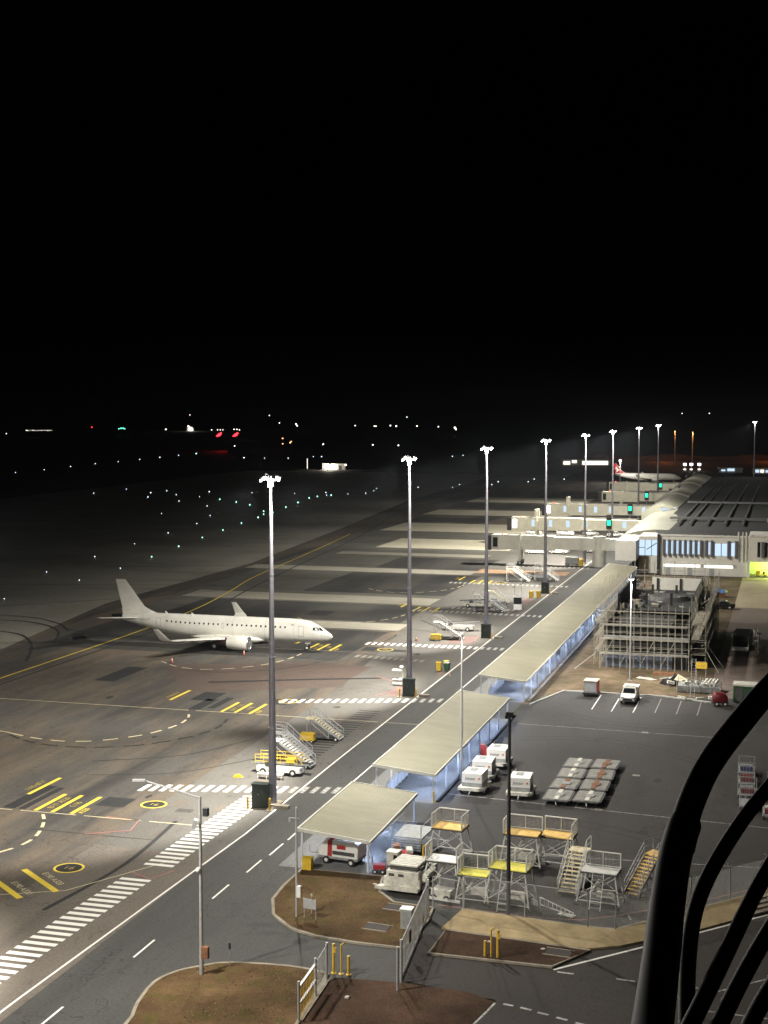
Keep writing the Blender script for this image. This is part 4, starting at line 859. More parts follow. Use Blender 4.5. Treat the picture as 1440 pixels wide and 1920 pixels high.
# container dollies
def dolly(label, x, y, v):
    t = thing('container_dolly', label, 'dolly', (x, y, 0), R(random.uniform(-2, 2)), 'empty container dollies parked in two rows')
    MB().prism([(-1.1, -1.9), (1.1, -1.9), (1.32, -1.6), (1.32, 1.6), (1.1, 1.9), (-1.1, 1.9), (-1.32, 1.6), (-1.32, -1.6)], .42, .5).build('deck', m_dgrey, t)
    for k in range(9): MB().box(-1.15, 1.15, -1.6+k*.38, -1.4+k*.38, .5, .57).build('roller', m_ddeck, t)
    MB().box(-.2, .2, -1.7, 1.7, .572, .61).build('centre_strip', m_offw if v == 0 else m_rust, t)
    MB().box(-.3, .5, -.5, .4, .61, .64).build('turntable_plate', m_grey if v != 2 else m_rust, t)
    MB().tube((0, -1.8, .4), (.1, -2.2, .2), .04).build('tow_bar', m_galv, t)
    for xx in (-.8, .8):
        for yy in (-1.3, 1.3): wheel((xx, yy, .18), t, .18, .14, 'x')
rows = ['nearest', 'second', 'third', 'farthest']
for r in range(4):
    for c in range(2):
        dolly(f'{rows[r]} empty container dolly in the {"left" if c == 0 else "right"} row', -19.9+c*2.75, 127.6+r*4.1+c*.3, (0, 1, 0, 0)[r] if c == 0 else (0, 2, 2, 2)[r])
# baggage carts at the right edge
def bcart(label, x, y, cols, frame=True):
    t = thing('baggage_cart', label, 'cart', (x, y, 0), R(random.uniform(-3, 3)), 'baggage carts at the right edge')
    MB().box(-.8, .8, -1.3, 1.3, .42, .54).build('deck', m_galv, t)
    for yy in (-1.28, 1.28):
        p = MB().tube((-.75, yy, .54), (-.75, yy, 1.5), .035).tube((.75, yy, .54), (.75, yy, 1.5), .035).tube((-.75, yy, 1.5), (.75, yy, 1.5), .035)
        for k in range(1, 6): p.tube((-.75+.3*k-.15, yy, .54), (-.75+.3*k-.15, yy, 1.5), .015, n=4)
        p.build('end_frame', m_grey, t)
    for k, m in enumerate(cols): MB().cb((random.uniform(-.1, .1), -.75+k*.75, .75), (1.2, .6, .38+.1*(k % 2)), random.uniform(-.1, .1)).build('load', m, t)
    MB().tube((0, -1.3, .4), (0, -1.9, .3), .04).build('tow_bar', m_galv, t)
    for xx in (-.65, .65):
        for yy in (-.85, .85): wheel((xx, yy, .22), t, .22, .15, 'x')
bcart('baggage cart with navy load, farthest in the left row', -3.6, 142, (m_bagb, m_grey)); bcart('baggage cart with red load behind the thin railing bar', -3.5, 138, (m_bagr, m_bagr)); bcart('second baggage cart with red load in the left row', -3.3, 133.8, (m_bagr, m_grey)); bcart('empty pale cart nearest in the left row', -3.1, 129.8, ())
bcart('white covered cart farthest in the right row', -.6, 141.5, (m_offw, m_offw)); bcart('pale cart with brown load in the right row', -.8, 136.5, (m_rust, m_offw)); bcart('cart with bright red load nearest in the right row', -1.0, 127.4, (m_bagr, m_offw))
# apron side: stairs, belt loaders
stairs('white passenger stairs with a cone underneath, nearest the yellow power box', (-46.2, 144.6, 0), PI, 2.2, 3.0, 1.2, 11, m_tan, m_galv, .9)
stairs('grey passenger stairs behind the yellow railed loader', (-45.4, 132.6, 0), PI*.985, 2.5, 3.4, 1.3, 12, m_steel, m_galv, 1.1)
stairs('low passenger stairs between the loader and the nearest mast', (-46.9, 136.0, 0), PI*.985, 2.4, 2.8, 1.2, 10, m_galv, m_galv, 1.2)
def belt_loader(label, loc, rz, rails=m_yel, body=m_white, hb=.0, L=5.2, fence=True):
    t = thing('belt_loader', label, 'belt loader', loc, rz, 'belt loaders on the apron')
    MB().prism([(-L*.42, -.85), (L*.40, -.85), (L*.44, 0), (L*.40, .85), (-L*.42, .85)], .34, .86).build('body', body, t)
    MB().cb((0, .1, 1.08+hb/2), (L*1.12, .75, .16), 0, -math.atan2(hb, L)).build('conveyor_frame', m_grey, t); MB().cb((0, .1, 1.18+hb/2), (L*1.12, .6, .04), 0, -math.atan2(hb, L)).build('belt', m_black, t)
    MB().cb((-L*.2, -.6, 1.05), (.6, .5, .45)).build('seat', m_dgrey, t)
    if fence:
        for y in (-.75, .85):
            p = MB()
            for i in range(6): p.tube((-L*.45+L*.8*i/5, y, 1.1), (-L*.45+L*.8*i/5, y, 2.0), .03)
            for z in (1.35, 1.68, 2.0): p.tube((-L*.45, y, z), (L*.35, y, z), .032)
            p.tube((L*.35, y, 2.0), (L*.46, y, 1.25), .032).build('side_rail', rails, t)
        MB().cb((L*.2, 0, 1.45), (.8, .8, .35)).build('hopper', rails, t)
    for x in (-L*.3, L*.27):
        for s in (-1, 1): wheel((x, s*.8, .34), t, .34, .22)
    MB().cb((L*.42, 0, .62), (.06, 1.3, .12)).build('light_bar', m_dgrey, t)
    return t
belt_loader('belt loader with bright yellow rails beside the nearest mast', (-47.7, 129.6, 0), R(1), L=5.4)
t = thing('baggage_bench', 'low white roller bench in front of the yellow railed loader', 'bench', (-48.0, 127.4, 0), 0); MB().box(-1.3, 1.3, -.35, .35, .48, .56).build('top', m_offw, t)
for x in (-1.2, -.3, .6, 1.2):
    for y in (-.3, .3): MB().tube((x, y, 0), (x, y, .48), .03).build('leg', m_steel, t)
t = thing('wheel_chock', 'bright yellow chock bundle on the concrete left of the bench', 'chock', (-51.3, 127.2, 0), R(20)); MB().extr([(-.5, 0), (.5, 0), (.2, .25), (-.3, .25)], -.2, .2).build('wedge', m_yel, t); MB().tube((-.3, 0, .25), (.2, 0, .32), .03).build('handle', m_yel, t)
def ybox(label, x, y, rz=0.0):
    t = thing('yellow_power_box', label, 'power box', (x, y, 0), rz, 'yellow power boxes'); MB().box(-.75, .75, -.4, .4, .22, .95).build('body', m_yel, t); MB().box(-.78, .78, -.43, .43, .95, 1.0).build('lid', m_yel, t)
    MB().box(-.45, .45, -.42, -.402, .5, .75).build('panel', m_orn, t)
    for xx in (-.5, .5):
        for s in (-1, 1): wheel((xx, s*.36, .16), t, .16, .1)
ybox('yellow power box below the nearest white passenger stairs', -49.5, 142.9); ybox('yellow power box at the stairs left of the third mast', -52.3, 211.6)
# bins
def bin_(label, x, y, mb, ml):
    t = thing('wheelie_bin', label, 'bin', (x, y, 0), R(random.uniform(-20, 20)), 'wheelie bins by the red paint'); MB().loft([[(-.26, -.3, .08), (.26, -.3, .08), (.26, .3, .08), (-.26, .3, .08)], [(-.33, -.4, 1.15), (.33, -.4, 1.15), (.33, .4, 1.15), (-.33, .4, 1.15)]]).build('body', mb, t)
    MB().cb((0, 0, 1.19), (.72, .86, .09)).build('lid', ml, t)
    for s in (-1, 1): wheel((s*.25, .28, .12), t, .12, .08, 'x')
bin_('yellow wheelie bin left of the dark bin', -45.8, 187, m_yel, m_yel); bin_('dark green wheelie bin with pale lid by the red paint', -44.7, 187.2, m_green, m_offw); bin_('wheelie bin with lemon lid behind the other two bins', -45.1, 188.4, m_green, m_lem)
t = thing('towbar_rack', 'white rack with an upright post beside the second mast', 'rack', (-48.3, 176, 0)); MB().box(-.9, .7, -.5, .5, .15, .5).build('base', m_white, t); MB().box(-.9, .7, -.5, .5, .75, .85).build('shelf', m_white, t); MB().loft([[(-.05, -.2, .5), (.45, -.2, .5), (.45, .2, .5), (-.05, .2, .5)], [(.1, -.15, 1.9), (.4, -.15, 1.9), (.4, .15, 1.9), (.1, .15, 1.9)]]).build('post', m_offw, t); MB().box(-1.0, .4, -.35, .35, 1.9, 2.05).build('top_tray', m_white, t); MB().ball((.2, 0, 2.35), .3).build('white_globe', m_white, t, True)
t = thing('lift_kiosk', 'pale blue glazed mobile lift cabin on the concrete between masts', 'lift', (-46.2, 247.4, 0), R(5)); MB().box(-.7, .7, -.6, .6, .2, 1.2).build('lower_body', m_white, t); MB().box(-.68, .68, -.58, .58, 1.2, 2.4).build('glazing', m_glass, t); MB().box(-.75, .75, -.65, .65, 2.4, 2.6).build('roof', m_white, t)
for x in (-.6, .6): MB().tube((x, .5, 2.6), (x, .5, 5.2), .05).build('mast_rail', m_galv, t)
MB().tube((-.6, .5, 5.2), (.6, .5, 5.2), .05).tube((-.6, .5, 3.4), (.6, .5, 4.2), .03).build('cross_rail', m_galv, t)
for x in (-.45, .45):
    for s in (-1, 1): wheel((x, s*.5, .18), t, .18, .12)
for i, x in enumerate((-45.7, -44.7)):
    t = thing('water_drum', f'{("left", "right")[i]} yellow drum by the fourth mast cabinet', 'drum', (x-1.2+.3*i, 265.0+.5*i, 0), 0, 'yellow drums'); MB().tube((0, 0, .02), (0, 0, 1.2), .42, n=12).build('body', m_yel, t, True); MB().tube((0, 0, 1.2), (0, 0, 1.26), .44, n=12).build('lid', m_bol, t)
# equipment clusters by masts three to five
stairs('passenger stairs beside the yellow power box near the third mast', (-48.3, 213.5, 0), PI*1.0, 2.6, 3.8, 1.3, 12, m_steel, m_galv, 1.0)
belt_loader('belt loader with raised conveyor behind the third mast stairs', (-51.2, 222.6, 0), R(-1), m_grey, m_offw, .5, 6.0, False)
stairs('tall passenger stairs between the third and fourth mast', (-47.8, 244.5, 0), PI*1.0, 3.0, 4.2, 1.3, 12, m_steel, m_galv, 1.6)
belt_loader('white belt loader beside the tall stairs', (-53.8, 249.5, 0), R(2), m_grey, m_offw, .4, 6.0, False)
stairs('passenger stairs in line with the fourth mast cabinet', (-49.4, 255.5, 0), PI*1.0, 2.2, 3.0, 1.2, 10, m_tan, m_steel, 1.0)
stairs('passenger stairs left of the fourth mast below the first airbridge', (-51.4, 288.5, 0), PI, 2.6, 3.4, 1.3, 12, m_tan, m_steel, 1.4)
stairs('right hand passenger stairs below the first airbridge', (-45.9, 291.5, 0), PI, 2.6, 3.6, 1.3, 12, m_steel, m_steel, 1.4)
belt_loader('low loader between the two stairs below the first airbridge', (-50.6, 295, 0), 0, m_grey, m_galv, .2, 5, False)

# ================================================================== VEHICLES
def ring(x, w, z0, z1, n=16, p=.28):
    out = []
    for q in range(n):
        a = 2*PI*q/n; c, s_ = math.cos(a), math.sin(a)
        out.append((x, w*math.copysign(abs(c)**p, c), (z0+z1)/2+(z1-z0)/2*math.copysign(abs(s_)**p, s_)))
    return out
def car(label, loc, rz, kind='sedan', m=m_white, cat='car', group='parked vehicles'):
    """x forward"""
    name = {'sedan': 'parked_car', 'ute': 'pickup_truck', 'van': 'parked_van'}[kind]
    t = thing(name, label, cat, loc, rz, group)
    L, w, zb, belt, top = {'sedan': (4.6, .9, .22, .92, 1.45), 'ute': (5.3, .95, .35, 1.12, 1.82), 'van': (4.9, .95, .28, 1.1, 1.95)}[kind]
    h = L/2; nose = {'sedan': .82, 'ute': 1.05, 'van': 1.1}[kind]
    MB().loft([ring(-h, w*.82, zb+.2, belt*.92), ring(-h+.12, w*.93, zb+.05, belt*.98), ring(-h*.6, w, zb, belt), ring(h*.35, w, zb, belt), ring(h*.62, w*.98, zb, nose+.04), ring(h-.25, w*.92, zb+.03, nose-.08), ring(h-.02, w*.78, zb+.12, nose-.28)]).build('body', m, t, True)
    if kind == 'van': b0, b1, r0, r1 = -h+.08, h*.52, -h+.2, h*.22
    elif kind == 'ute': b0, b1, r0, r1 = -h*.24, h*.46, -h*.16, h*.16
    else: b0, b1, r0, r1 = -h*.62, h*.42, -h*.32, h*.08
    wb, wr = w*.95, w*.76
    base = [(b1, -wb, belt-.03), (b1, wb, belt-.03), (b0, wb, belt-.03), (b0, -wb, belt-.03)]; roof = [(r1, -wr, top), (r1, wr, top), (r0, wr, top), (r0, -wr, top)]
    mid = [((b1*.12+r1*.88), -wr*1.04, top-.09), ((b1*.12+r1*.88), wr*1.04, top-.09), ((b0*.12+r0*.88), wr*1.04, top-.09), ((b0*.12+r0*.88), -wr*1.04, top-.09)]
    cab = MB().loft([base, mid, roof]).build('cabin', m, t)
    def pane(i, j, name, a=.08, b=.92, lo=.1, hi=.9):
        A, B, Cc, D = (Vector(base[i]), Vector(base[j]), Vector(mid[j]), Vector(mid[i])); nn = (B-A).cross(D-A).normalized()*.012
        cen = Vector(((b0+b1)/2, 0, belt)); nn = nn if nn.dot(A-cen) > 0 else -nn
        f = lambda u, v: (A+(B-A)*u)*(1-v)+(D+(Cc-D)*u)*v+nn
        MB().poly((f(a, lo), f(b, lo), f(b, hi), f(a, hi))).build(name, m_glass, cab)
    pane(0, 1, 'windscreen'); pane(2, 3, 'rear_window')
    for i, j in ((1, 2), (3, 0)):
        pane(i, j, 'side_window', .06, .47); pane(i, j, 'side_window', .53, .94)
    for s in (-1, 1):
        MB().cb((h-.16, s*w*.66, nose-.2), (.2, .34, .15), s*-.35).build('headlight', m_bare, t); MB().cb((-h+.05, s*w*.72, belt*.8), (.1, .26, .2)).build('tail_light', m_redp, t)
        MB().cb((h*.3, s*(w+.09), belt+.02), (.12, .18, .13)).build('mirror', m_dkpole, t)
        for x in (-h*.6, h*.62): wheel((x, s*(w-.1), .34), t, .34, .22)
    MB().cb((h-.03, 0, nose-.34), (.08, w*1.1, .2)).build('grille', m_blackp, t); MB().cb((h-.02, 0, zb+.18), (.12, w*1.3, .14)).build('bumper', m_dgrey, t)
    if kind == 'ute':
        MB().box(-h+.04, -h*.26, -w*.98, w*.98, belt-.05, belt+.5).build('canopy_box', m_white, t); MB().cb((0, 0, top+.06), (.4, 1.1, .1)).build('light_bar', m_offw, t)
    return t
car('white pickup truck parked facing the camera in a marked bay', (-18.5, 174.3, 0), R(-90), 'ute', m_white, 'pickup')
car('black car parked to the right of the scaffolding', (-11.4, 260, 0), R(178), 'sedan', m_blackp)
for i, (x, y, k, rz, lab) in enumerate(((-70, 399, 'sedan', 10, 'leftmost white car under the second airbridge'), (-60.8, 398, 'van', -5, 'white van under the second airbridge at the fifth mast'), (-54, 400, 'sedan', 30, 'white car under the middle of the second airbridge'), (-47, 398, 'sedan', 185, 'white car by the rightmost column of the second airbridge'),
                               (-60.5, 346, 'sedan', 5, 'white car left of the drive column under the first airbridge'), (-54.6, 347, 'van', 170, 'white van under the first airbridge'), (-47.2, 353, 'sedan', 20, 'white car at the terminal end of the first airbridge'))):
    car(lab, (x, y, 0), R(rz), k, m_white, 'van' if k == 'van' else 'car', 'white vehicles under the airbridges')
t = thing('box_tug', 'grey box cart with a pinkish roof and red side at the kerb', 'cart', (-23.5, 176.4, 0), R(-3))
MB().box(-.8, .8, -.9, .9, .45, 1.9).build('box_body', m_grey, t); MB().box(.801, .84, -.9, .9, .45, 1.9).build('red_side', m_redp, t); MB().box(-.88, .88, -1.0, 1.0, 1.9, 1.98).build('roof', mat('pinkish_roof_paint', (.62, .48, .40), .6), t); MB().box(-.7, .7, -.93, -.902, .6, 1.75).build('roller_door', m_galv, t); MB().box(-.95, .95, -1.15, 1.0, .3, .44).build('chassis', m_black, t)
for yy in (-.65, .65):
    for s in (-1, 1): wheel((s*.75, yy, .24), t, .24, .16, 'x')
t = thing('red_compressor', 'dark red wheeled compressor at the right of the parking kerb', 'compressor', (-7.7, 174.6, 0), R(12))
MB().loft([ring(-.9, .55, .45, 1.2), ring(-.6, .7, .4, 1.6), ring(.5, .7, .4, 1.55), ring(.85, .5, .5, 1.1)]).build('hood', m_redd, t, True); MB().cb((-1.2, 0, .9), (.4, .5, .3)).build('white_box', m_white, t); MB().box(-1.1, 1.0, -.5, .5, .3, .42).build('chassis', m_dgrey, t); MB().tube((-1.0, 0, .36), (-1.9, 0, .3), .05).build('tow_bar', m_galv, t)
for x in (-.5, .5):
    for s in (-1, 1): wheel((x, s*.6, .28), t, .28, .18)
t = thing('site_cabin', 'green and white site cabin behind the railing at the right', 'cabin', (-4.6, 177.6, 0), R(-2)); MB().box(-1.6, 1.6, -1.1, 1.1, .1, 2.1).build('body', m_green, t); MB().box(-1.7, 1.7, -1.2, 1.2, 2.1, 2.3).build('roof', m_offw, t); MB().box(-1.3, -.5, -1.13, -1.102, .2, 1.9).build('door', m_dgrey, t)

# ================================================================== TERMINAL
t = thing('terminal_building', 'long terminal with dark roof, vaulted edge and lit upper windows', 'building', (0, 0, 0)); TB = t
w = MB()
w.box(-27, -8.3, 310, 322, 0, 8.4); w.build('front_wall', m_wall, t)
w = MB().box(-8.3, 30, 309, 322, 3.4, 8.8); w.build('side_wall', m_wall, t)
MB().box(-8.3, 30, 316, 322, 0, 3.4).build('undercroft_wall', mat('undercroft_green_lit_wall', (.42, .48, .30), .7), t)  # the undercroft's green light is also tinted into this wall colour
MB().box(-8.6, -8.0, 309.2, 309.8, 0, 3.4).build('pillar', m_trim, t)
MB().box(-27.3, -8.2, 309.7, 310, 8.4, 8.75).build('parapet', m_trim, t); MB().box(-8.2, 30, 308.7, 309, 8.8, 9.1).build('parapet', m_trim, t)
for x in (-10.4, -9.5, -8.8): MB().tube((x, 309.7, 3.4), (x, 309.7, 9.6), .16, n=8).build('downpipe', m_trim, t)
for k in range(9):
    x = -25.6+k*1.12
    if 7 <= k < 8: continue
    wn_ = MB().box(x, x+.55, 309.93, 309.97, 4.6, 7.3).build('window', m_winlit, t); MB().box(x+.24, x+.29, 309.9, 309.93, 4.6, 7.3).build('mullion', m_fin, wn_)
for k in range(10): MB().cb((-26.0+k*1.12, 309.5, 5.9), (.42, .5, 3.5), R(25)).build('sunshade_fin', m_fin, t)
for x in (-15.3, -13.9): 
    wn_ = MB().box(x, x+1.25, 309.93, 309.97, 4.4, 7.0).build('window', m_winlit, t); MB().box(x-.08, x, 309.88, 309.96, 4.3, 7.1).build('frame', m_blackp, wn_); MB().box(x+1.25, x+1.33, 309.88, 309.96, 4.3, 7.1).build('frame', m_blackp, wn_)
MB().box(-11.9, -11.2, 309.93, 309.97, 4.4, 7.2).build('window', m_winlit, t)
for x in (-12.4, -10.8): MB().cb((x, 309.5, 5.8), (.6, .5, 3.7), R(20)).build('sunshade_fin', m_fin, t)
for x in range(5): 
    MB().box(-6.5+x*1.5, -5.9+x*1.5, 308.93, 308.97, 4.4, 7.6).build('window', m_glass, t); MB().cb((-5.4+x*1.5, 308.6, 6.0), (.5, .5, 3.4), R(20)).build('sunshade_fin', m_fin, t)
MB().box(-26, -18.3, 309.9, 309.96, 1.75, 2.35).build('strip_window', m_stripl, t); MB().box(-17.5, -11.5, 309.9, 309.96, 1.75, 2.35).build('strip_window', m_stripl, t)
MB().box(-26.1, -11.4, 309.2, 309.9, 2.45, 2.6).build('hood', m_trim, t)
for x in (-25.6, -21, -16.4): MB().box(x, x+1.0, 309.88, 309.96, 0, 1.6).build('door', m_grey, t)
# glazed stair box
MB().box(-36, -31.6, 306, 322, 3.2, 7.4).build('link_block', m_wall, t); MB().box(-31.6, -27.2, 312, 322, 0, 8.0).build('stair_core', m_wall, t)
g_ = MB().box(-31.5, -27.4, 311.9, 311.96, 3.9, 7.2).build('glazing', m_winlit, t)
for x in (-31.6, -30.3, -28.9, -27.5): MB().box(x, x+.12, 311.8, 311.88, 3.8, 7.3).build('mullion', m_blackp, g_)
for z in (5.5,): MB().box(-31.5, -30.2, 311.8, 311.88, z, z+.12).build('transom', m_blackp, g_)
st_ = MB().cb((-28.8, 311.7, 5.9), (2.6, .1, .18), 0, -.6).build('stair_flight', m_dgrey, g_)
MB().box(-31.5, -29.6, 311, 311.9, .3, 3.7).build('brown_door', m_brownd, t); MB().box(-27.4, -26.9, 309, 312, 0, 8.8).build('dark_fin_wall', m_blackp, t)
# roofs
def curved(x0, x1, y0, y1, prof, name, m):
    n = len(prof)-1; b = MB()
    for i in range(n):
        xa = x0+(x1-x0)*prof[i][0]; xb = x0+(x1-x0)*prof[i+1][0]; b.poly(((xa, y0, prof[i][1]), (xb, y0, prof[i+1][1]), (xb, y1, prof[i+1][1]), (xa, y1, prof[i][1])))
    for y in (y0, y1): b.poly([(x0+(x1-x0)*p[0], y, p[1]) for p in prof]+[(x1, y, 3), (x0, y, 3)])
    b.poly(((x0, y0, 3), (x0, y1, 3), (x0, y1, prof[0][1]), (x0, y0, prof[0][1])))
    return b.build(name, m, TB, True)
arch = lambda zl, zt, zr, n=14: [(i/n, (zl+(zr-zl)*i/n)+(zt-(zl+zr)/2)*math.sin(PI*i/n)) for i in range(n+1)]
curved(-36.2, -26, 322, 391, arch(7.3, 8.5, 8.6), 'front_roof', m_vault)
curved(-39, -29.5, 391, 440, arch(7.3, 9.7, 8.6), 'vault_roof', m_vault)
curved(-40, -29.5, 440.1, 500, arch(7.2, 10.0, 8.8), 'vault_roof', m_vault)
curved(-40.5, -29.5, 500.1, 565, arch(7.1, 10.3, 9), 'vault_roof', m_vault)
MB().box(-33.5, -29.6, 389, 390.9, 7.2, 9.0).build('clerestory', m_winlit, t); MB().cb((-31.5, 388.6, 9.0), (5, 5, .25), 0, .12).build('clerestory_roof', m_vault, t)
MB().poly(((-29, 322, 8.5), (34, 311.5, 8.9), (50, 565, 9.8), (-29, 565, 9.3))).build('main_roof', m_troof, t); MB().poly(((-27, 310.1, 8.42), (34, 310.1, 8.6), (34, 311.5, 8.88), (-29, 322.1, 8.48))).build('roof_edge_sheet', m_troof, t)
for x in (-25, -22.4, -18.5, -14.5, -10.5): MB().cb((x, 448, 9.1), (.4, 225, .25)).build('roof_rib', m_dgrey, t)
for y in (350, 410): MB().cb((-10, y, 9.3), (36, 1.6, .5)).build('roof_walkway', m_dgrey, t)
for k in range(14): MB().cb((-3.8+random.uniform(-1, 1), 345+k*14, 9.5), (1.6, 3, .7)).build('roof_plant', m_grey, t)
for k, (x, y, z) in enumerate(((-36.5, 455, 10.0), (-34, 458, 10.9), (-37.5, 540, 10.3), (-35, 545, 11.2))): MB().tube((x, y, z-.3), (x, y, z+.5), .4, .5, 8).build('roof_cowl', m_dgrey, t)
lamp('undercroft_lamp', 'POINT', t, (-3, 312.5, 3.0), 3500, (.78, 1, .25), rad=.2); MB().cb((-3.2, 311.5, 3.3), (1.4, .4, .1)).build('undercroft_luminaire', emit('green_white_tube', (.8, 1, .4), 12), t)
for k, (x, m) in enumerate(((-5.6, m_yel), (-2.6, m_lem))):
    q = thing('flatbed_tug', f'{("left yellow", "right pale")[k]} flatbed tug under the green lit undercroft', 'tug', (x, 311.5, 0), 0, 'tugs in the undercroft'); MB().box(-1.3, 1.3, -.6, .6, .3, .6).build('bed', m_lem, q); MB().cb((-.7, 0, .95), (.9, 1, .7)).build('hood', m, q); MB().cb((.5, 0, .85), (.5, .9, .45)).build('seat', m_blackp, q)
    for xx in (-.8, .8):
        for s in (-1, 1): wheel((xx, s*.6, .25), q, .25, .16)

# ================================================================== AIRBRIDGES
def airbridge(label, y, x0, x1, m, windows=True, cab_lit=True, z0=3.5, z1=6.8, tower=True, green=True, cols=True):
    t = thing('airbridge', label, 'airbridge', (0, y, 0), 0, 'airbridges at the terminal')
    xm = x0+(x1-x0)*.55
    a = MB().box(x0+2.6, xm, -1.45, 1.45, z0, z1).build('outer_tunnel', m, t); b = MB().box(xm-.2, x1, -1.25, 1.25, z0+.3, z1-.25).build('inner_tunnel', m, t)
    if windows:
        for k in range(4): MB().box(x0+5+k*4.6, x0+5.9+k*4.6, -1.5, -1.455, z0+1.0, z1-.6).build('window', m_winlit, a if x0+5.9+k*4.6 < xm else b)
        MB().box(x1-4, x1-3.1, -1.34, -1.255, z0+1.0, z1-.6).build('window', m_winlit, b)
    else:
        for k in range(int((xm-x0-2.6)/.8)): MB().box(x0+2.8+k*.8, x0+2.95+k*.8, -1.52, -1.455, z0+.1, z1-.1).build('corrugation', m, a)
    MB().box(x0+2.6, x1, -1.5, -1.4, z1+.05, z1+.12).box(x0+2.6, x1, 1.4, 1.5, z1+.05, z1+.12).build('roof_rail', m_trim, t)
    c = MB().prism([(x0-.4, -1.6), (x0+1.4, -1.9), (x0+2.9, -1.5), (x0+2.9, 1.5), (x0+1.4, 1.9), (x0-.4, 1.6)], z0-.1, z1+.1).build('cab', m, t)
    MB().box(x0-1.6, x0-.42, -1.5, 1.5, z0-.2, z1-.2).build('canopy_bellows', m_dkpole, c); MB().box(x0+.0, x0+1.1, -1.86, -1.72, z0+.6, z1-.5).build('cab_window', m_cablit if cab_lit else m_glass, c)
    MB().cb((x0+2.1, -1.2, z1+.25), (.3, .3, .25)).build('beacon', m_redbeacon, c)
    xd = x0+6.2
    for s in (-1, 1): MB().box(xd-.3, xd+.3, s*1.9-.2, s*1.9+.2, .9, z1+(2.2 if tower else .3)).build('lift_column', m, t)
    if tower: MB().box(xd-.35, xd+.35, -1.9, 1.9, z1+1.9, z1+2.2).build('lift_crosshead', m, t)
    MB().box(xd-.5, xd+.5, -2.0, 2.0, .7, 1.1).build('bogie', m_dgrey, t)
    for s in (-1, 1): wheel((xd, s*1.3, .55), t, .55, .5)
    MB().tube((x1-1.4, 0, 0), (x1-1.4, 0, z1+.1), 1.5, n=16).build('rotunda', m_jbg, t, True) if not windows else MB().tube((x1-1.4, 0, 0), (x1-1.4, 0, z0), .5, n=10).build('rotunda_column', m_jbg, t)
    MB().box(x1, -36, -1.1, 1.1, z0+.35, z1-.35).build('link_corridor', m, t)
    if green: 
        gq = MB().box(x1-8.2, x1-6.8, -2.05, -1.75, 4.3, 7.4).build('docking_sign', m_cab, t); MB().cb((x1-7.5, -2.1, 5.9), (.85, .06, 1.3)).build('green_lamp', m_greenl, gq)
        MB().tube((x1-7.5, -1.9, 0), (x1-7.5, -1.9, 4.3), .12).build('sign_post', m_galv, t)
    return t
airbridge('grey corrugated airbridge nearest the camera', 321, -65.5, -40, m_jbg, False, False, tower=False, green=False)
airbridge('cream airbridge with lit windows, second from the camera', 374, -71, -38, m_jb)
airbridge('cream airbridge with lit windows, third from the camera', 429, -71, -38.5, m_jb)
airbridge('plain cream airbridge, fourth from the camera', 495, -62.5, -40, m_jb, False, False, tower=False)
airbridge('farthest cream airbridge at the red tailed jet', 560, -68, -41, m_jb, False, False, tower=False)
t = thing('service_unit', 'grey tank unit with yellow stripe under the first airbridge', 'tank', (-47.5, 322, 0)); MB().box(-1.6, 1.4, -.8, .8, .5, 1.9).build('tank', m_grey, t); MB().box(1.5, 2.3, -.7, .7, 0.02, 1.5).build('yellow_guard', m_yel, t); MB().box(-1.7, 1.4, -.8, .8, .25, .5).build('chassis', m_dgrey, t)
for x in (-1, .9):
    for s in (-1, 1): wheel((x, s*.7, .25), t, .25, .18)

# ================================================================== SCAFFOLDED BUILDING
X0, X1, Y0, Y1 = -24.6, -13.2, 197, 236
t = thing('unfinished_building', 'dark half built block wrapped in scaffolding', 'building', (0, 0, 0))
MB().box(X0, X1, Y0, Y1, .02, 1.9).build('ground_storey', m_bluew, t)
MB().box(X0+.2, X1-.2, Y0+.5, Y1-.5, 2.0, 3.9).build('storey', m_shade, t); MB().box(X0+.3, X1-2.4, Y0+.6, Y0+13, 4.1, 5.6).build('storey', m_shade, t)  # near-black blocks stand in for the shaded, open inside
MB().box(X0, X1, Y0, Y1, 3.9, 4.1).build('floor_slab', m_shade, t); MB().box(X0, X1, Y0+14, Y1, 5.95, 6.1).build('floor_slab', m_shade, t)
for y in (Y0+.2, Y0+10, Y0+20, Y0+30, Y1-.3):
    for x in (X0+.2, X0+3.9, X0+7.6, X1-.2):
        MB().box(x-.18, x+.18, y-.18, y+.18, 4.1, 5.95 if y < Y0+14 else 8.0).build('column', m_shade, t)
MB().box(X0, X1, Y0, Y0+.3, 5.7, 6.0).build('edge_beam', m_grey, t)
for x in (X0, X1-.3): MB().box(x, x+.3, Y0+.3, Y1, 5.6, 5.95).build('edge_beam', m_shade, t)
MB().box(X0-.1, X1+.1, Y0-.1, Y0+.3, 3.95, 4.4).build('floor_beam', m_grey, t); MB().box(X0, X1, Y0-.1, Y0+.3, 1.9, 2.05).build('floor_beam', m_grey, t)
MB().box(X0, X0+.3, Y0+16, Y1, 6.1, 8.2).build('parapet_wall', m_shade, t); MB().box(X1-.3, X1, Y0+14, Y1, 6.1, 8.4).build('parapet_wall', m_shade, t); MB().box(X0+3, X1, Y1-.3, Y1, 6.1, 8.1).build('parapet_wall', m_wall, t)
for k in range(26): MB().cb((random.uniform(X0+1, X1-1), random.uniform(Y0+15, Y1-1), 6.15+random.random()*.5), (random.uniform(.2, 2.2), random.uniform(.2, 1.2), random.uniform(.1, .8)), random.random()*3).build('roof_material', random.choice((m_dgrey, m_grey, m_shade, m_deck)), t)
MB().tube((-18, 224, 6.1), (-18, 224, 6.7), 3.4, 2.8, 24).build('roof_tank', m_dgrey, t, True)
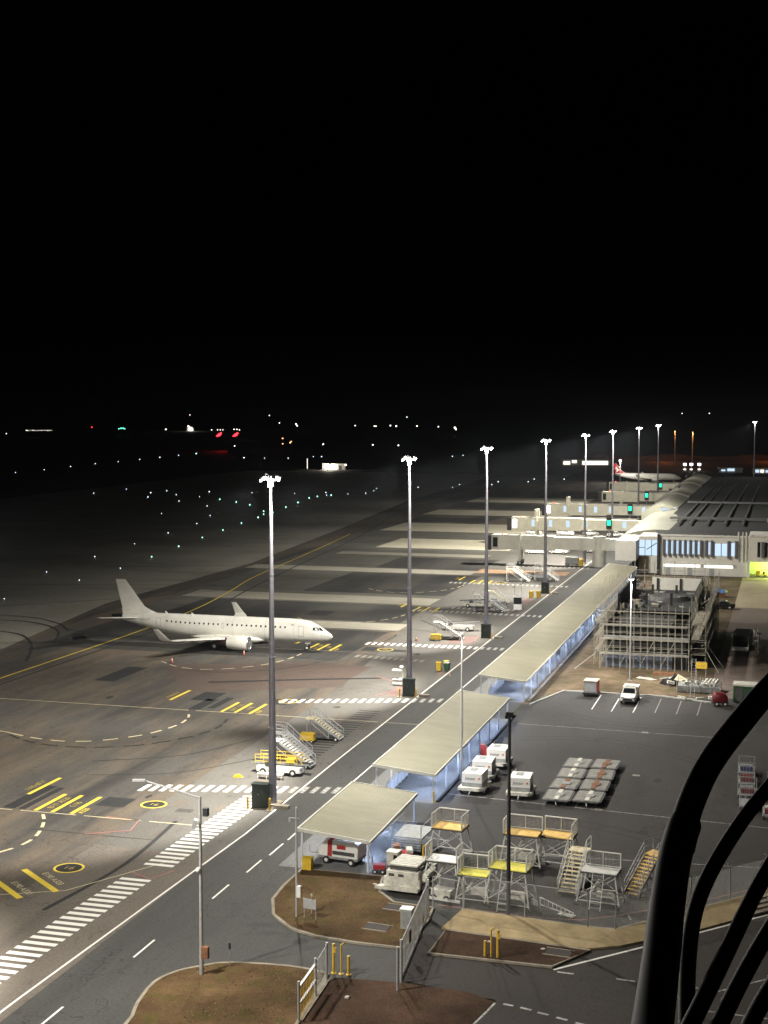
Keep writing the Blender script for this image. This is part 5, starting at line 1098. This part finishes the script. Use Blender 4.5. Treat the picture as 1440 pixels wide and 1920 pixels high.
MB().box(X1-2.0, X1-.2, Y0-.12, Y0, .1, 1.85).build('doorway', m_blackp, t); MB().box(X0+.3, X0+2, Y0-.1, Y0, .1, 1.8).build('hoarding_sheet', m_bluew, t)
sc = thing('scaffolding', 'steel tube scaffolding with plank lifts round the dark block', 'scaffolding', (0, 0, 0))
u_tube = MB().tube((0, 0, 0), (0, 0, 1), .03, n=5).mesh('standard', m_scaf)
def member(name, p0, p1, r=1.0):
    a = Vector(p0); b = Vector(p1); d = b-a; o = put(name, u_tube, sc, a); o.rotation_mode = 'QUATERNION'; o.rotation_quaternion = Vector((0, 0, 1)).rotation_difference(d.normalized()); o.scale = (r, r, d.length)
def bays(a, b, n, lifts, top, out, dens=1.0):
    ax, ay = a; bx, by = b; dx, dy = (bx-ax)/n, (by-ay)/n
    for off in (0, 1):
        ox, oy = out[0]*off, out[1]*off
        for i in range(n+1): member('standard', (ax+dx*i+ox, ay+dy*i+oy, 0), (ax+dx*i+ox, ay+dy*i+oy, top+random.uniform(-.5, .8)))
        for z in lifts:
            member('ledger', (ax+ox, ay+oy, z), (bx+ox, by+oy, z)); member('guard_ledger', (ax+ox, ay+oy, z+.95), (bx+ox, by+oy, z+.95), .8)
            if off: member('guard_ledger', (ax+ox, ay+oy, z+.5), (bx+ox, by+oy, z+.5), .8)
    for z in lifts:
        for i in range(n+1): member('transom', (ax+dx*i, ay+dy*i, z), (ax+dx*i+out[0], ay+dy*i+out[1], z))
    for i in range(0, n-1, 3): member('brace', (ax+dx*i+out[0], ay+dy*i+out[1], lifts[0]-1.5), (ax+dx*(i+2)+out[0], ay+dy*(i+2)+out[1], lifts[1]))
LIFT = [2.05, 4.1, 6.1, 7.9]
bays((X0-.4, Y0-.5), (X1+.3, Y0-.5), 13, LIFT[:3], 8.6, (0, -1.1)); bays((X0-.4, Y0+1), (X0-.4, Y1), 18, LIFT, 10.3, (-1.1, 0)); bays((X1+.5, Y0+.6), (X1+.5, Y1), 18, LIFT[:3], 9.2, (1.9, 0)); bays((X0, Y1+.4), (X1, Y1+.4), 7, [6.3, 8.2], 10.2, (0, .9))
def planks(x0, x1, y0, y1, z): MB().box(x0, x1, y0, y1, z+.04, z+.09).build('plank_deck', m_deck, sc)
for z in LIFT:
    planks(X0-.4, X1+.3, Y0-1.5, Y0-.9, z); planks(X1+.55, X1+2.3, Y0+.6, Y1, z) if z < 7 else None
    planks(X0-1.45, X0-.9, Y0+1, Y1, z)
for i in range(120):
    y = Y0+1+random.random()*(Y1-Y0-1); x = X1+.7+random.random()*1.5; z = random.choice(LIFT); member('loose_tube', (x, y, z+.15), (x+random.gauss(0, .5), y+random.uniform(-1.5, 1.5), z+random.uniform(.15, 1.8)), .9)
for k in range(5): member('handrail', (X1+2.5, Y0+.4, 1.2+k*.9), (X1+.4, Y0+.4, 1.2+k*.9))
member('raking_strut', (X0-3.6, Y0-3, 0), (X0-.6, Y0-.6, 2.3), 1.5); member('raking_strut', (X1+4.3, Y0-1, 0), (X1+2.4, Y0+1, 2.8), 1.3); member('raking_strut', (X1+4.8, Y0+3, 0), (X1+2.4, Y0+4, 3), 1.3)
# site clutter
t = thing('debris_cage', 'wire cage full of scaffold fittings and rubble below the yellow notice', 'cage', (-10.8, 182.8, 0))
for x in (-2.6, -1.2, .2, 1.6, 2.8):
    MB().tube((x, -1.4, 0), (x, -1.4, 1.5), .04).build('post', m_galv, t); MB().tube((x, 1.4, 0), (x, 1.4, 1.5), .04).build('post', m_galv, t)
for y in (-1.4, 1.4):
    ms = MB()
    for i in range(60): ms.tube((-2.6+i*.09, y, .1), (-2.6+i*.09, y, 1.4), .007, n=3, caps=False)
    for i in range(14): ms.tube((-2.6, y, .1+i*.1), (2.8, y, .1+i*.1), .007, n=3, caps=False)
    ms.build('wire_panel', m_mesh, t)
MB().box(-2.5, 2.7, -1.3, 1.3, .05, .8).build('bin_body', m_grey, t)
for i in range(38):
    x, y = random.uniform(-2.3, 2.5), random.uniform(-1.1, 1.1); MB().cb((x, y, .9+random.random()*.25), (random.uniform(.15, .5), random.uniform(.1, .35), random.uniform(.08, .25)), random.random()*3, random.random(), random.random()).build('rubble_piece', random.choice((m_offw, m_offw, m_dgrey, m_grey, m_blackp)), t)
for i in range(4): MB().tube((.6+i*.45, -.9, .95), (1.1+i*.45, 1.2, 1.35), .16, n=8).build('pipe_length', m_offw, t)
t = thing('tarp_heap', 'heap with a black and cream tarpaulin left of the yellow notice', 'heap', (-14.1, 186.2, 0))
MB().loft([[(1.7*math.cos(q*PI/5)*(1+.2*math.sin(q*3)), 1.1*math.sin(q*PI/5), 0) for q in range(10)], [(1.3*math.cos(q*PI/5), .8*math.sin(q*PI/5)*(1+.2*math.cos(q*2)), .8) for q in range(10)], [(.4*math.cos(q*PI/5)+.2, .3*math.sin(q*PI/5), 1.25) for q in range(10)]]).build('black_tarp', m_blackp, t, True)
MB().poly(((.1, -1.0, .85), (1.5, -1.2, .55), (1.9, -.5, .8), (.5, .1, 1.4))).poly(((.1, -1.0, .84), (.5, .1, 1.38), (1.9, -.5, .78), (1.5, -1.2, .53))).build('cream_sheet', mat('cream_sheet_cloth', (.62, .56, .38), .8), t); MB().cb((-.9, -.8, 1.0), (1.8, .1, .1), .4, -.2).build('timber', m_offw, t); MB().cb((-.3, -1.2, .5), (.9, .5, .35), .3, .2).build('white_sack', m_offw, t)
t = thing('site_notice', 'yellow notice board on the scaffold tower', 'sign', (-10.9, 190.5, 0)); MB().box(-.75, .75, -.03, .03, 1.5, 2.35).build('board', m_yel, t); MB().box(-.4, .45, -.045, -.032, 1.85, 2.0).build('dark_print', m_bol, t)
for x in (-.6, .6): MB().tube((x, .05, 0), (x, .05, 2.3), .035).build('post', m_galv, t)
t = thing('site_ladder', 'aluminium ladder leaning on the debris cage', 'ladder', (-11.2, 178.4, 0)); 
for x in (-.25, .25): MB().tube((x, -.9, .1), (x, 1.8, 4.6), .035).build('stile', m_galv, t)
for i in range(14): MB().tube((-.25, -.9+2.7*(i+.5)/14, .1+4.5*(i+.5)/14), (.25, -.9+2.7*(i+.5)/14, .1+4.5*(i+.5)/14), .02).build('rung', m_galv, t)
t = thing('kerb_barrier', 'white V shaped barrier on the parking kerb below the ladder', 'barrier', (-11.3, 177, 0)); MB().cb((-1.1, 0, .2), (1.3, .2, .3), R(-40)).build('left_arm', m_offw, t); MB().cb((1.1, 0, .2), (1.3, .2, .3), R(40)).build('right_arm', m_offw, t); MB().cb((0, -.42, .15), (1.0, .18, .2)).build('middle_bar', m_offw, t)
t = thing('sheet_pile', 'pale sheet lying on the dirt behind the pickup', 'sheet', (-17.9, 189, 0), R(-25)); MB().prism([(-1.4, -.3), (1.2, -.5), (1.6, .1), (.2, .5), (-1.3, .3)], .02, .12).build('sheet', m_offw, t); MB().cb((.2, 0, .16), (1.2, .3, .08), .2).build('offcut', m_offw, t)
t = thing('plank_stack', 'orange brown plank stack at the foot of the scaffolding', 'planks', (-15.8, 192.6, 0), R(-4))
for k in range(4): MB().box(-1.5, 1.3, -.5+k*.27, -.27+k*.27, .02, .32).build('plank', m_rust, t)
t = thing('tarp_bale', 'blue tarpaulin over a pallet beyond the black car', 'tarpaulin', (-12.7, 276, 0)); MB().loft([[(-1.5, -1, .9), (1.4, -1.1, .9), (1.6, 1, .9), (-1.3, 1.1, .9)], [(-1.2, -.7, 1.35), (1.0, -.8, 1.5), (1.3, .7, 1.3), (-1.0, .8, 1.5)]]).build('tarp', m_blue, t); MB().box(-1.1, 1.1, -.8, .8, .02, .9).build('pallet_load', m_rust, t)
t = thing('open_container', 'dark open container at the right of the scaffolding', 'container', (-6.5, 218, 0), R(-4))
MB().box(-1.2, 1.2, -3, 3, .05, .2).build('floor', m_dgrey, t)
for x in (-1.2, 1.1): MB().box(x, x+.1, -3, 3, .2, 2.3).build('side', m_grey, t)
MB().box(-1.2, 1.2, 3, 3.1, .2, 2.3).build('end_wall', m_dgrey, t); MB().box(-1.2, 1.2, -3.1, -3.0, .05, .6).build('tailboard', m_offw, t); MB().box(-1.25, 1.25, -3.05, 3.1, 2.3, 2.4).build('roof', m_dgrey, t)
t = thing('fitting_rack', 'rack of scaffold couplers and tubes beside the open container', 'rack', (-4.4, 217, 0))
for k in range(6): MB().tube((random.uniform(-.4, .4), k*2-4, 0), (random.uniform(-.4, .4), k*2-4, 2.6), .05).build('upright', m_scaf, t)
for z in (.8, 1.6, 2.4): MB().tube((0, -4, z), (0, 6, z), .05).build('bar', m_scaf, t)
for k in range(10): MB().cb((random.uniform(-.5, .5), random.uniform(-4, 6), random.uniform(.3, 2.5)), (.3, .3, .3), k).build('coupler', m_offw, t)

# ================================================================== FENCES, GATES, SMALL THINGS IN FRONT
def chain(parent, a, b, z0, z1, sp=.13):
    ms = MB(); L = math.dist(a, b); h = z1-z0; n = int((L+h)/sp)
    for sgn in (1, -1):
        for i in range(n):
            u0 = i*sp-h; p, q = (u0, u0+h); lo, hi = z0, z1
            if p < 0: lo = z0-p; p = 0
            if q > L: hi = z1-(q-L); q = L
            if hi <= lo: continue
            if sgn < 0: lo, hi = z0+z1-lo, z0+z1-hi
            f = lambda u, z: (a[0]+(b[0]-a[0])*u/L, a[1]+(b[1]-a[1])*u/L, z); ms.tube(f(p, lo), f(q, hi), .0055, n=3, caps=False)
    return ms.build('chain_mesh', m_mesh, parent)
def fence(label, pts, h=2.4, step=3.0, arm=True):
    t = thing('chain_link_fence', label, 'fence', (0, 0, 0))
    for a, b in zip(pts, pts[1:]):
        L = math.dist(a, b); n = max(1, round(L/step))
        for i in range(n+1):
            x, y = a[0]+(b[0]-a[0])*i/n, a[1]+(b[1]-a[1])*i/n; z = a[2] if len(a) > 2 else 0
            q = MB().tube((x, y, z), (x, y, z+h), .045, n=7)
            if arm: q.tube((x, y, z+h), (x-.2, y-.35, z+h+.35), .03)
            q.build('post', m_galv, t)
        z = a[2] if len(a) > 2 else 0
        MB().tube((a[0], a[1], z+h), (b[0], b[1], z+h), .03).build('top_rail', m_galv, t); chain(t, a[:2], b[:2], z+.08, z+h)
    return t
fence('chain link fence on top of the sloped concrete edge', [(-21.7, 96.3, .35), (-12.8, 95.35, .35), (-10.9, 95.4, .35), (-6.2, 100.6, .35), (1.5, 109.6, .35)], 2.5, 4.6)
fence('short chain link fence at the corner of the grass verge', [(-24.15, 97.0), (-21.8, 96.4)], 2.4, 2.4)
t = thing('sliding_gate', 'grey mesh sliding gate across the access road', 'gate', (0, 0, 0))
a, b = (-24.1, 94.9), (-23.0, 84.0)
MB().path([(*a, .15), (*b, .15), (*b, 2.4), (*a, 2.4), (*a, .15)], .05).build('frame', m_galv, t); chain(t, a, b, .2, 2.35)
for k in range(1, 6): x, y = a[0]+(b[0]-a[0])*k/6, a[1]+(b[1]-a[1])*k/6; MB().tube((x, y, .15), (x, y, 2.4), .03).build('upright', m_galv, t)
MB().cb((-23.35, 87.6, 1.5), (.04, .6, .8)).build('sign_plate', m_rust, t)
for p in ((-24.2, 95.4), (-24.0, 95.0), (-22.85, 83.6), (-22.75, 82.4)): MB().tube((*p, 0), (*p, 2.8), .09, n=8).build('gate_post', m_galv, t)
t = thing('pedestrian_gate', 'yellow slatted security turnstile gate on the brown verge', 'gate', (-27.1, 76.4, 0), R(3))
for k in range(10): MB().box(.0, .03, .32+k*.31, .38+k*.31, .15, 2.1).build('slat', m_bol, t)
MB().box(-.06, .1, .1, 3.5, 2.1, 2.2).build('top_bar', m_galv, t); MB().box(-.06, .1, .1, 3.5, 1.1, 1.18).build('middle_bar', m_galv, t); MB().box(-.15, .2, .0, 6.3, .0, .12).build('plinth', m_kerb, t)
for y in (0, 3.6, 6.2): MB().tube((0, y, 0), (0, y, 2.5), .08, n=8).build('gate_post', m_galv, t)
MB().tube((0, 3.6, 2.2), (0, 6.2, 2.3), .04).build('top_rail', m_galv, t); chain(t, (0, 3.6), (0, 6.2), .15, 2.2)
for lab, xs, hs in (('left', (-27.4, -26.9, -26.4), (1.95, 1.9, 1.25)), ('right', (-17.8, -18.25, -18.65), (1.95, 1.9, 1.15))):
    for k, (x, h) in enumerate(zip(xs, hs)):
        y = 83.9 if lab == 'left' else 89.1
        w_ = ('thickest', 'bent-topped', 'shortest')[k] if lab == 'left' else ('tallest thick', 'slim', 'shortest')[k]
        t = thing('access_bollard', f'{w_} yellow post of the three by the {"turnstile gate" if lab == "left" else "mulch bed kerb"}', 'post', (x, y, 0), 0, 'yellow access posts')
        MB().tube((0, 0, 0), (0, 0, h), .1 if k != 1 else .06, n=8).build('post', m_bol, t)
        MB().tube((0, 0, 0), (0, 0, .05), .18, n=8).build('base_plate', m_bol, t)
        if k == 1: MB().tube((0, 0, h), (.2, 0, h+.15), .06, n=8).build('card_reader_head', m_bol, t)
        if k == 0: MB().cb((.1, -.1, h*.8), (.16, .12, .3)).build('intercom_box', m_bol, t)
t = thing('utility_cabinet', 'pale grey utility cabinet on the grass verge by the gate', 'cabinet', (-24.9, 92.6, .1)); MB().box(-.38, .38, -.3, .3, 0, 1.35).build('body', mat('pale_green_cabinet', (.35, .37, .33), .6), t); MB().box(-.43, .43, -.35, .35, 1.35, 1.43).build('lid', m_white, t); MB().box(-.3, .3, -.32, -.302, .15, 1.25).build('door', m_grey, t)
t = thing('road_sign', 'back of a small road sign on two legs on the grass verge', 'sign', (-31.9, 92.3, .1), R(-8)); MB().box(-.5, .5, -.02, .02, .75, 1.45).build('plate', m_galv, t)
for x in (-.45, .45): MB().tube((x, .05, 0), (x, .05, 1.5), .03).build('leg', m_galv, t)
t = thing('marker_post', 'thin white marker post behind the small road sign', 'post', (-32.2, 93.6, .1)); MB().tube((0, 0, 0), (0, 0, 1.2), .05).build('post', m_white, t); MB().tube((0, 0, 1.2), (0, 0, 1.35), .06).build('cap', m_white, t)
t = thing('marker_post', 'dark topped marker post beside the armed lamp pole', 'post', (-34.1, 82.9, .1)); MB().tube((0, 0, 0), (0, 0, 1.5), .03).build('post', m_galv, t); MB().cb((0, 0, 1.35), (.12, .1, .4)).build('marker_plate', m_dkpole, t)
for x, y, lab in ((-26.9, 92.1, 'dark drain cover in the middle of the grass verge'), (-26.6, 96.2, 'dark drain cover at the yard side of the grass verge'), (-14.1, 91.0, 'dark drain cover in the mulch bed')):
    t = thing('drain_cover', lab, 'drain cover', (x, y, .11), R(-5)); MB().box(-.85, .85, -.55, .55, 0, .03).build('cover', m_drain, t); MB().box(-.95, .95, -.65, -.56, 0, .04).build('rim', m_kerb, t); MB().box(-.95, .95, .56, .65, 0, .04).build('rim', m_kerb, t)
for x, y, lab in ((-29.6, 100.6, 'pale scrap of litter at the yard end of the grass verge'), (-15.2, 91.3, 'white scrap of litter beside the drain cover in the mulch bed'), (-25.4, 80.4, 'white scrap of litter on the bare verge near the turnstile gate'), (-18.9, 91.6, 'tiny scrap of litter in the mulch bed behind the yellow posts')):
    tag(MB().prism([(x-.14, y-.08), (x+.12, y-.06), (x+.16, y+.07), (x-.05, y+.1)], .04, .17).build('litter_scrap', m_offw), lab, 'litter')

# ================================================================== TOWER RAILING (close to the lens)
def rail_path(b, pts, n=10):
    P = [(cam.location+ray(px, py)*d, r) for px, py, d, r in pts]; rings = []
    for i, (p, r) in enumerate(P):
        d = (P[min(i+1, len(P)-1)][0]-P[max(i-1, 0)][0]).normalized(); a = d.cross(Vector((0, 0, 1))).normalized(); c = d.cross(a)
        rings.append([p+a*r*math.cos(2*PI*q/n)+c*r*math.sin(2*PI*q/n) for q in range(n)])
    return b.loft(rings)
def dense(pts, k=6): return smooth(pts, k)
t = thing('balcony_railing', 'curved black tube railing close to the camera at the right', 'railing', (0, 0, 0))
def swept(name, pts, r, d0, d1, n):
    q = smooth(pts, 14); m_ = len(q)-1; L_ = [0.0]
    for a, b in zip(q, q[1:]): L_.append(L_[-1]+math.dist(a, b))
    return rail_path(MB(), [(p[0], p[1], d0+(d1-d0)*L_[k]/L_[-1], r) for k, p in enumerate(q)], n).build(name, m_rail, t, True)
swept('handrail_post', [(1202, 2080), (1223, 1923), (1239, 1801), (1251, 1697), (1264, 1615), (1279, 1557)], .0168, .97, 1.47, 20)
swept('handrail', [(1264, 1615), (1279, 1557), (1302, 1490), (1336, 1424), (1399, 1342), (1454, 1279), (1538, 1200)], .0148, 1.46, 1.85, 20)
swept('joint_sleeve', [(1272, 1586), (1278, 1563), (1284, 1546)], .0172, 1.445, 1.485, 20)
swept('rail_bar', [(1291, 2080), (1287, 1913), (1290, 1800), (1302, 1715), (1330, 1640), (1384, 1550), (1440, 1478), (1520, 1385)], .0088, 1.25, 1.85, 12)
swept('rail_bar', [(1255, 2000), (1332, 1848), (1408, 1690), (1448, 1618), (1520, 1500)], .0088, 1.28, 1.7, 12)
swept('rail_bar', [(1312, 2000), (1383, 1851), (1448, 1736), (1520, 1625)], .0088, 1.3, 1.62, 12)
swept('rail_bar', [(1372, 2000), (1410, 1915), (1448, 1848), (1520, 1745)], .0088, 1.32, 1.58, 12)

# ================================================================== AIRFIELD LIGHTS AND THE FAR SIDE
def airlight(px, py, m, label, group, r=.55, z=.45):
    x, y = G(px, py, z); d = math.hypot(x, y); rr = d/FPX*r
    t = thing('airfield_light', label, 'light', (x, y, 0), 0, group); MB().tube((0, 0, -.06), (0, 0, z), max(.04, rr*.3), n=5).build('stem', m_galv, t); MB().ball((0, 0, z), rr, 8, 5).build('lens', m, t)
W1 = [(87, 438), (249, 422), (397, 404), (536, 388), (665, 376), (786, 363), (899, 352), (1005, 341), (1373, 354), (527, 553), (711, 531), (848, 551), (832, 575), (938, 540), (992, 562), (1007, 598), (1122, 574), (1177, 545), (1165, 626), (1182, 680), (908, 668), (1107, 725), (946, 777), (757, 838), (533, 910), (677, 976), (262, 997), (446, 1043), (1320, 288), (1417, 551), (24, 1148)]
G1 = [(1104, 331), (1236, 588), (1329, 603), (1405, 619), (1358, 722), (1254, 761), (1138, 803), (1005, 853), (853, 911)]
W2 = [(393, 550), (397, 565), (217, 555), (517, 558), (617, 553), (662, 540), (678, 527), (912, 521), (1106, 521), (1145, 505), (1327, 506), (1362, 490), (1105, 346), (1165, 341), (48, 357), (181, 357), (323, 348), (369, 348)]
G2 = [(43, 655), (43, 672), (95, 661), (12, 690), (168, 632), (236, 606), (299, 581), (345, 572), (423, 565)]
W3 = [(58, 449), (91, 435), (241, 435), (271, 422), (421, 422)]
for L_, ox, oy, s in ((W1, 0, 740, 3), (W2, 480, 740, 3), (W3, 900, 740, 2.667)):
    for x, y in L_:
        px, py = ox+x/s, oy+y/s
        if L_ is W1 and y < 445: lab, grp = 'bluish white light in the farthest row, above the others at the left', 'farthest airfield light row'
        elif L_ is W1 and y < 700: lab, grp = 'bluish white light in the scattered band left of the nearest mast head', 'middle airfield lights'
        elif L_ is W1: lab, grp = 'bluish white light on the near taxiway above the jet tail', 'near taxiway lights'
        elif py < 870: lab, grp = 'bluish white light beyond the small lit building', 'lights beyond the lit building'
        elif px < 760: lab, grp = 'bluish white light between the first and second mast', 'lights between the first masts'
        else: lab, grp = 'bluish white light at the far right end of the taxiway', 'lights beyond the second mast'
        airlight(px, py, m_al_blue, lab, grp, random.uniform(.5, .8))
for L_, ox in ((G1, 0), (G2, 480)):
    for x, y in L_: airlight(ox+x/3, 740+y/3, m_al_green, 'green tinted white light on the dark taxiway', 'green taxiway lights', random.uniform(.8, 1.1))
def farlamp(px, py, m=m_far_w, r=.9, z=9.0, label='distant warm white lamp on the horizon', group='distant horizon lamps'):
    d = ray(px, py); z = min(z, CAMH-6); tt = (z-CAMH)/d.z; x, y = d.x*tt, d.y*tt
    t = thing('distant_lamp', label, 'light', (x, y, 0), 0, group); rr = math.hypot(x, y)/FPX*r
    MB().tube((0, 0, -.06), (0, 0, z), rr*.12, n=5).build('pole', m_dkpole, t); MB().ball((0, 0, z), rr, 8, 5).build('lamp_head', m, t)
for x, y, r in ((505, 779, .8), (524, 793, .9), (555, 795, 1.2), (557, 798, 1.3), (606, 833, 1.3), (666, 798, 1), (702, 799, 1), (705, 799, 1), (732, 798, 1.2), (743, 799, 1.4), (782, 799, 1.2), (822, 800, 1.1), (853, 802, 1.8), (855, 805, 1.3), (763, 782, .8), (699, 834, 1.2), (747, 835, 1.2), (311, 805, 1.3), (356, 778, .7), (12, 813, .8), (397, 806, .8), (408, 806, .8), (413, 806, .8), (418, 806, .7), (439, 805, 1), (444, 805, 1), (449, 806, .9), (440, 836, 1), (457, 858, .8), (1279, 775, .7), (1330, 775, .7)):
    farlamp(x, y, m_far_w, r)
for i in range(13): farlamp(49+i*4.0+random.uniform(-.8, .8), 807+random.uniform(-.6, .6), m_far_w, random.uniform(.35, .75), label='lamp in the distant row of white lights at the left', group='row of distant white lamps')
for x, y, r in ((530, 822, 1.2), (530, 832, 1.1), (544, 830, 1.3), (546, 828, 1.1)): farlamp(x, y, m_far_o, r, label='distant orange lamp left of the small lit building', group='distant orange lamps')
for x, y, r in ((223, 804, 1.1), (227, 803, 1.4), (231, 803, 1.4), (234, 804, 1)): farlamp(x, y, m_far_g, r, label='distant green lamp on the horizon', group='distant green lamps')
farlamp(172, 801, m_redlamp, .9, label='single distant red lamp on the horizon', group='')
# red lit mast pair
for i, px in enumerate((411, 442)):
    x, y = G(px, 846); t = thing('red_beacon_mast', f'{("left", "right")[i]} of two red glowing beacon masts far across the field', 'light', (x, y, 0), 0, 'red beacon masts')
    MB().tube((0, 0, 0), (0, 0, 13), .12, n=6).build('mast', m_dkpole, t); dd = math.hypot(x, y)/FPX
    for dx, dz, s in ((-3.0, 12.0, 1.6), (0, 13, 2.2), (2.6, 14, 1.9), (-1.2, 12.4, 1.7), (1.2, 12.6, 1.6)): MB().ball((dx*dd*1.3, 0, dz*1.05), dd*s*1.05, 8, 5).build('red_lamp', m_redlamp, t)
    lamp('red_glow', 'POINT', t, (0, 8, 7), 2500, (1, .03, .04), rad=1.0)
x, y = G(428, 851); t = thing('far_equipment_hall', 'dark hall behind the red beacon masts', 'building', (x+2, y+30, 0), R(16)); MB().box(-14, 14, 0, 12, 0, 9).build('wall', m_shade, t); MB().extr([(-14.5, 9), (14.5, 9), (0, 11)], -.5, 12.5).build('roof', m_dgrey, t)
# small lit building
x, y = G(627, 881); t = thing('airfield_substation', 'small lit white building far across the field', 'building', (x, y, 0), R(16))
MB().box(-6.2, 6.2, 0, 7, 0, 3.3).build('wall', m_wall, t); MB().box(-6.8, 6.8, -.7, 7.6, 3.3, 3.6).build('roof', m_trim, t)
for dx in (-4, .2): MB().box(dx-1.3, dx+1.3, -.06, -.02, .5, 2.9).build('lit_door', emit('bright_lit_door', (1, .95, .82), 5, True), t)
MB().box(2.6, 4.2, -.06, -.02, 0, 2.6).build('dark_door', m_dgrey, t); MB().tube((-6.6, -1, 0), (-6.6, -1, 4), .25).build('glowing_post', m_far_lit, t); MB().ball((6.6, -.6, 2.9), .5).build('wall_lamp', m_far_w, t)  # post emits over its full height, its lit look put into the material
lamp('building_lamp', 'POINT', t, (-3, -4, 3), 3500, (1, .92, .78), rad=.3); struct(rect(-22, 24, -9, 10, -.03).build('substation_hardstand', m_conc, None, False, (x, y, 0), R(16)))
tag(MB().tube((x-20, y+10, 0), (x-20, y+10, 6), .25, n=6).build('glowing_post', m_far_lit), 'slim glowing post left of the small lit building', 'post')  # the whole post glows: light falling on it is put into the material
# far hangars at the right
def far_building(label, px, py, wpx, hpx, lit, rz=16, m=m_wall):
    x, y = G(px, py); d = math.hypot(x, y)/FPX; w_, h = wpx*d, hpx*d
    t = thing('far_hangar', label, 'building', (x, y, 0), R(rz), 'far buildings'); MB().box(-w_/2, w_/2, 0, w_*.5, 0, h).build('wall', m, t); MB().box(-w_/2-1, w_/2+1, -1, w_*.5+1, h, h*1.12).build('roof', m_dgrey, t)
    for a, b, z0, z1, mm in lit: MB().box(-w_/2+a*w_, -w_/2+b*w_, -.3, -.1, z0*h, z1*h).build('lit_opening', mm, t)
    return t
far_building('long lit hangar beyond the red tailed jet', 1099, 872, 88, 10, [(.02, .16, .1, .7, m_far_lit), (.2, .3, .4, .9, m_far_lit), (.42, .96, .05, .75, m_far_lit)])
far_building('small far shed with two lit openings', 1135, 868, 18, 6, [(.1, .45, .3, .8, m_far_lit), (.6, .9, .3, .8, m_far_lit)])
far_building('far depot with cool white lights at the right', 1372, 886, 40, 9, [(.02, .2, .3, .6, m_winlit), (.3, .62, .3, .8, m_winlit)])
far_building('far depot at the right edge with a row of white lights', 1432, 888, 34, 10, [(.05, .25, .2, .7, m_winlit), (.32, .5, .2, .7, m_far_lit), (.6, .72, .2, .6, m_winlit), (.8, .9, .2, .6, m_far_lit)])
# floodlit service stand beyond the terminal
for i, px in enumerate((1284, 1296, 1311)):
    x, y = G(px, 883); t = thing('work_light_tower', f'{("left", "middle", "right")[i]} of three white work lights beyond the terminal roof', 'light', (x, y, 0), 0, 'work light towers'); d = math.hypot(x, y)/FPX
    MB().tube((0, 0, 0), (0, 0, 12*d), .2, n=5).build('mast', m_galv, t); MB().cb((0, 0, 12*d), (5.5*d, 1, 4*d)).build('lamp_head', emit('work_lamp', (.95, .95, 1), 6), t)
    MB().cb((0, -.5, 3*d), (5*d, 1, 2.5*d)).build('lower_lamp', m_far_lit, t)
x, y = G(1310, 862); t = thing('floodlit_bank', 'long earth bank lit dull orange on the right horizon', 'bank', (x, y, 0), R(16)); 
rr_ = []
for k in range(25):
    u = -95+k*9; h = 2.8+.9*math.sin(k*.9)+random.uniform(-.5, .5); h *= max(.15, min(1, (k+1)/4))*max(.15, min(1, (25-k)/9)); rr_.append([(u, 0, 0), (u, 6, h), (u, 16, h*.9), (u, 24, 0)])
MB().loft(rr_).build('slope', m_dirt, t); lamp('bank_lamp', 'POINT', t, (-30, -26, 11), 6000, (1, .22, .05), rad=.5); lamp('bank_lamp', 'POINT', t, (40, -26, 11), 5000, (1, .22, .05), rad=.5)
for i, (px, top, bot) in enumerate(((1265, 810, 864), (1298, 812, 862))):
    x, y = G(px, bot+4); t = thing('sodium_lamp_mast', f'{("left", "right")[i]} slim orange lit mast on the right horizon', 'light mast', (x, y, 0), 0, 'sodium masts'); d = math.hypot(x, y)/FPX; h = (bot+4-top)*d
    MB().tube((0, 0, 0), (0, 0, h), .35, .25, 7).build('shaft', m_galv, t); MB().ball((0, 0, h), 1.0*d).build('lamp_head', m_far_o, t); lamp('sodium_light', 'POINT', t, (0, -3, h-1), 2500, (1, .4, .12), rad=.3)
d_ = ray(1163, 864); k_ = 684/d_.y; lz = CAMH+d_.z*k_; dd = 684/FPX
t = thing('tail_dock_lamp', 'bright lamp beside the red tail of the distant jet', 'light', (d_.x*k_, 684, 0)); MB().tube((0, 0, 0), (0, 0, lz), .15, .1, 6).build('mast', m_galv, t); MB().ball((0, 0, lz), 2.6*dd, 10, 6).build('lamp_head', m_far_w, t)
lamp('dock_light', 'POINT', t, (1.5, -1.2, lz-.3), 9000, (1, .95, .85), rad=.4)
x, y = G(356, 808); t = thing('lit_dome', 'small floodlit white dome far off on the horizon', 'dome', (x, y, 0)); d = math.hypot(x, y)/FPX
MB().loft([[(8*d*math.cos(2*PI*q/16)*math.cos(a), 8*d*math.sin(2*PI*q/16)*math.cos(a), 9*d*math.sin(a)) for q in range(16)] for a in (0, .3, .6, .9, 1.2, 1.45)]).build('shell', m_white, t, True); MB().ball((1.5*d, -10*d, 9*d), 1.4*d).build('lamp_head', m_far_w, t); lamp('dome_lamp', 'POINT', t, (9*d, -12*d, 7*d), 9000, (1, .95, .85), rad=1)

# ================================================================== NIGHT AIR
hz = bpy.data.materials.new('thin_night_air'); hz.use_nodes = True; HN = hz.node_tree.nodes; HN.clear()
ho_ = HN.new('ShaderNodeOutputMaterial'); hv = HN.new('ShaderNodeVolumePrincipled'); hv.inputs['Color'].default_value = (.8, .88, 1, 1)
hv.inputs['Density'].default_value = HAZE; hv.inputs['Anisotropy'].default_value = .2
hz.node_tree.links.new(hv.outputs[0], ho_.inputs['Volume'])
hb = MB().box(-700, 300, -60, 1900, -1.06, 44).build('haze', hz); hb['kind'] = 'stuff'; hb['label'] = 'thin hazy night air over the airport'
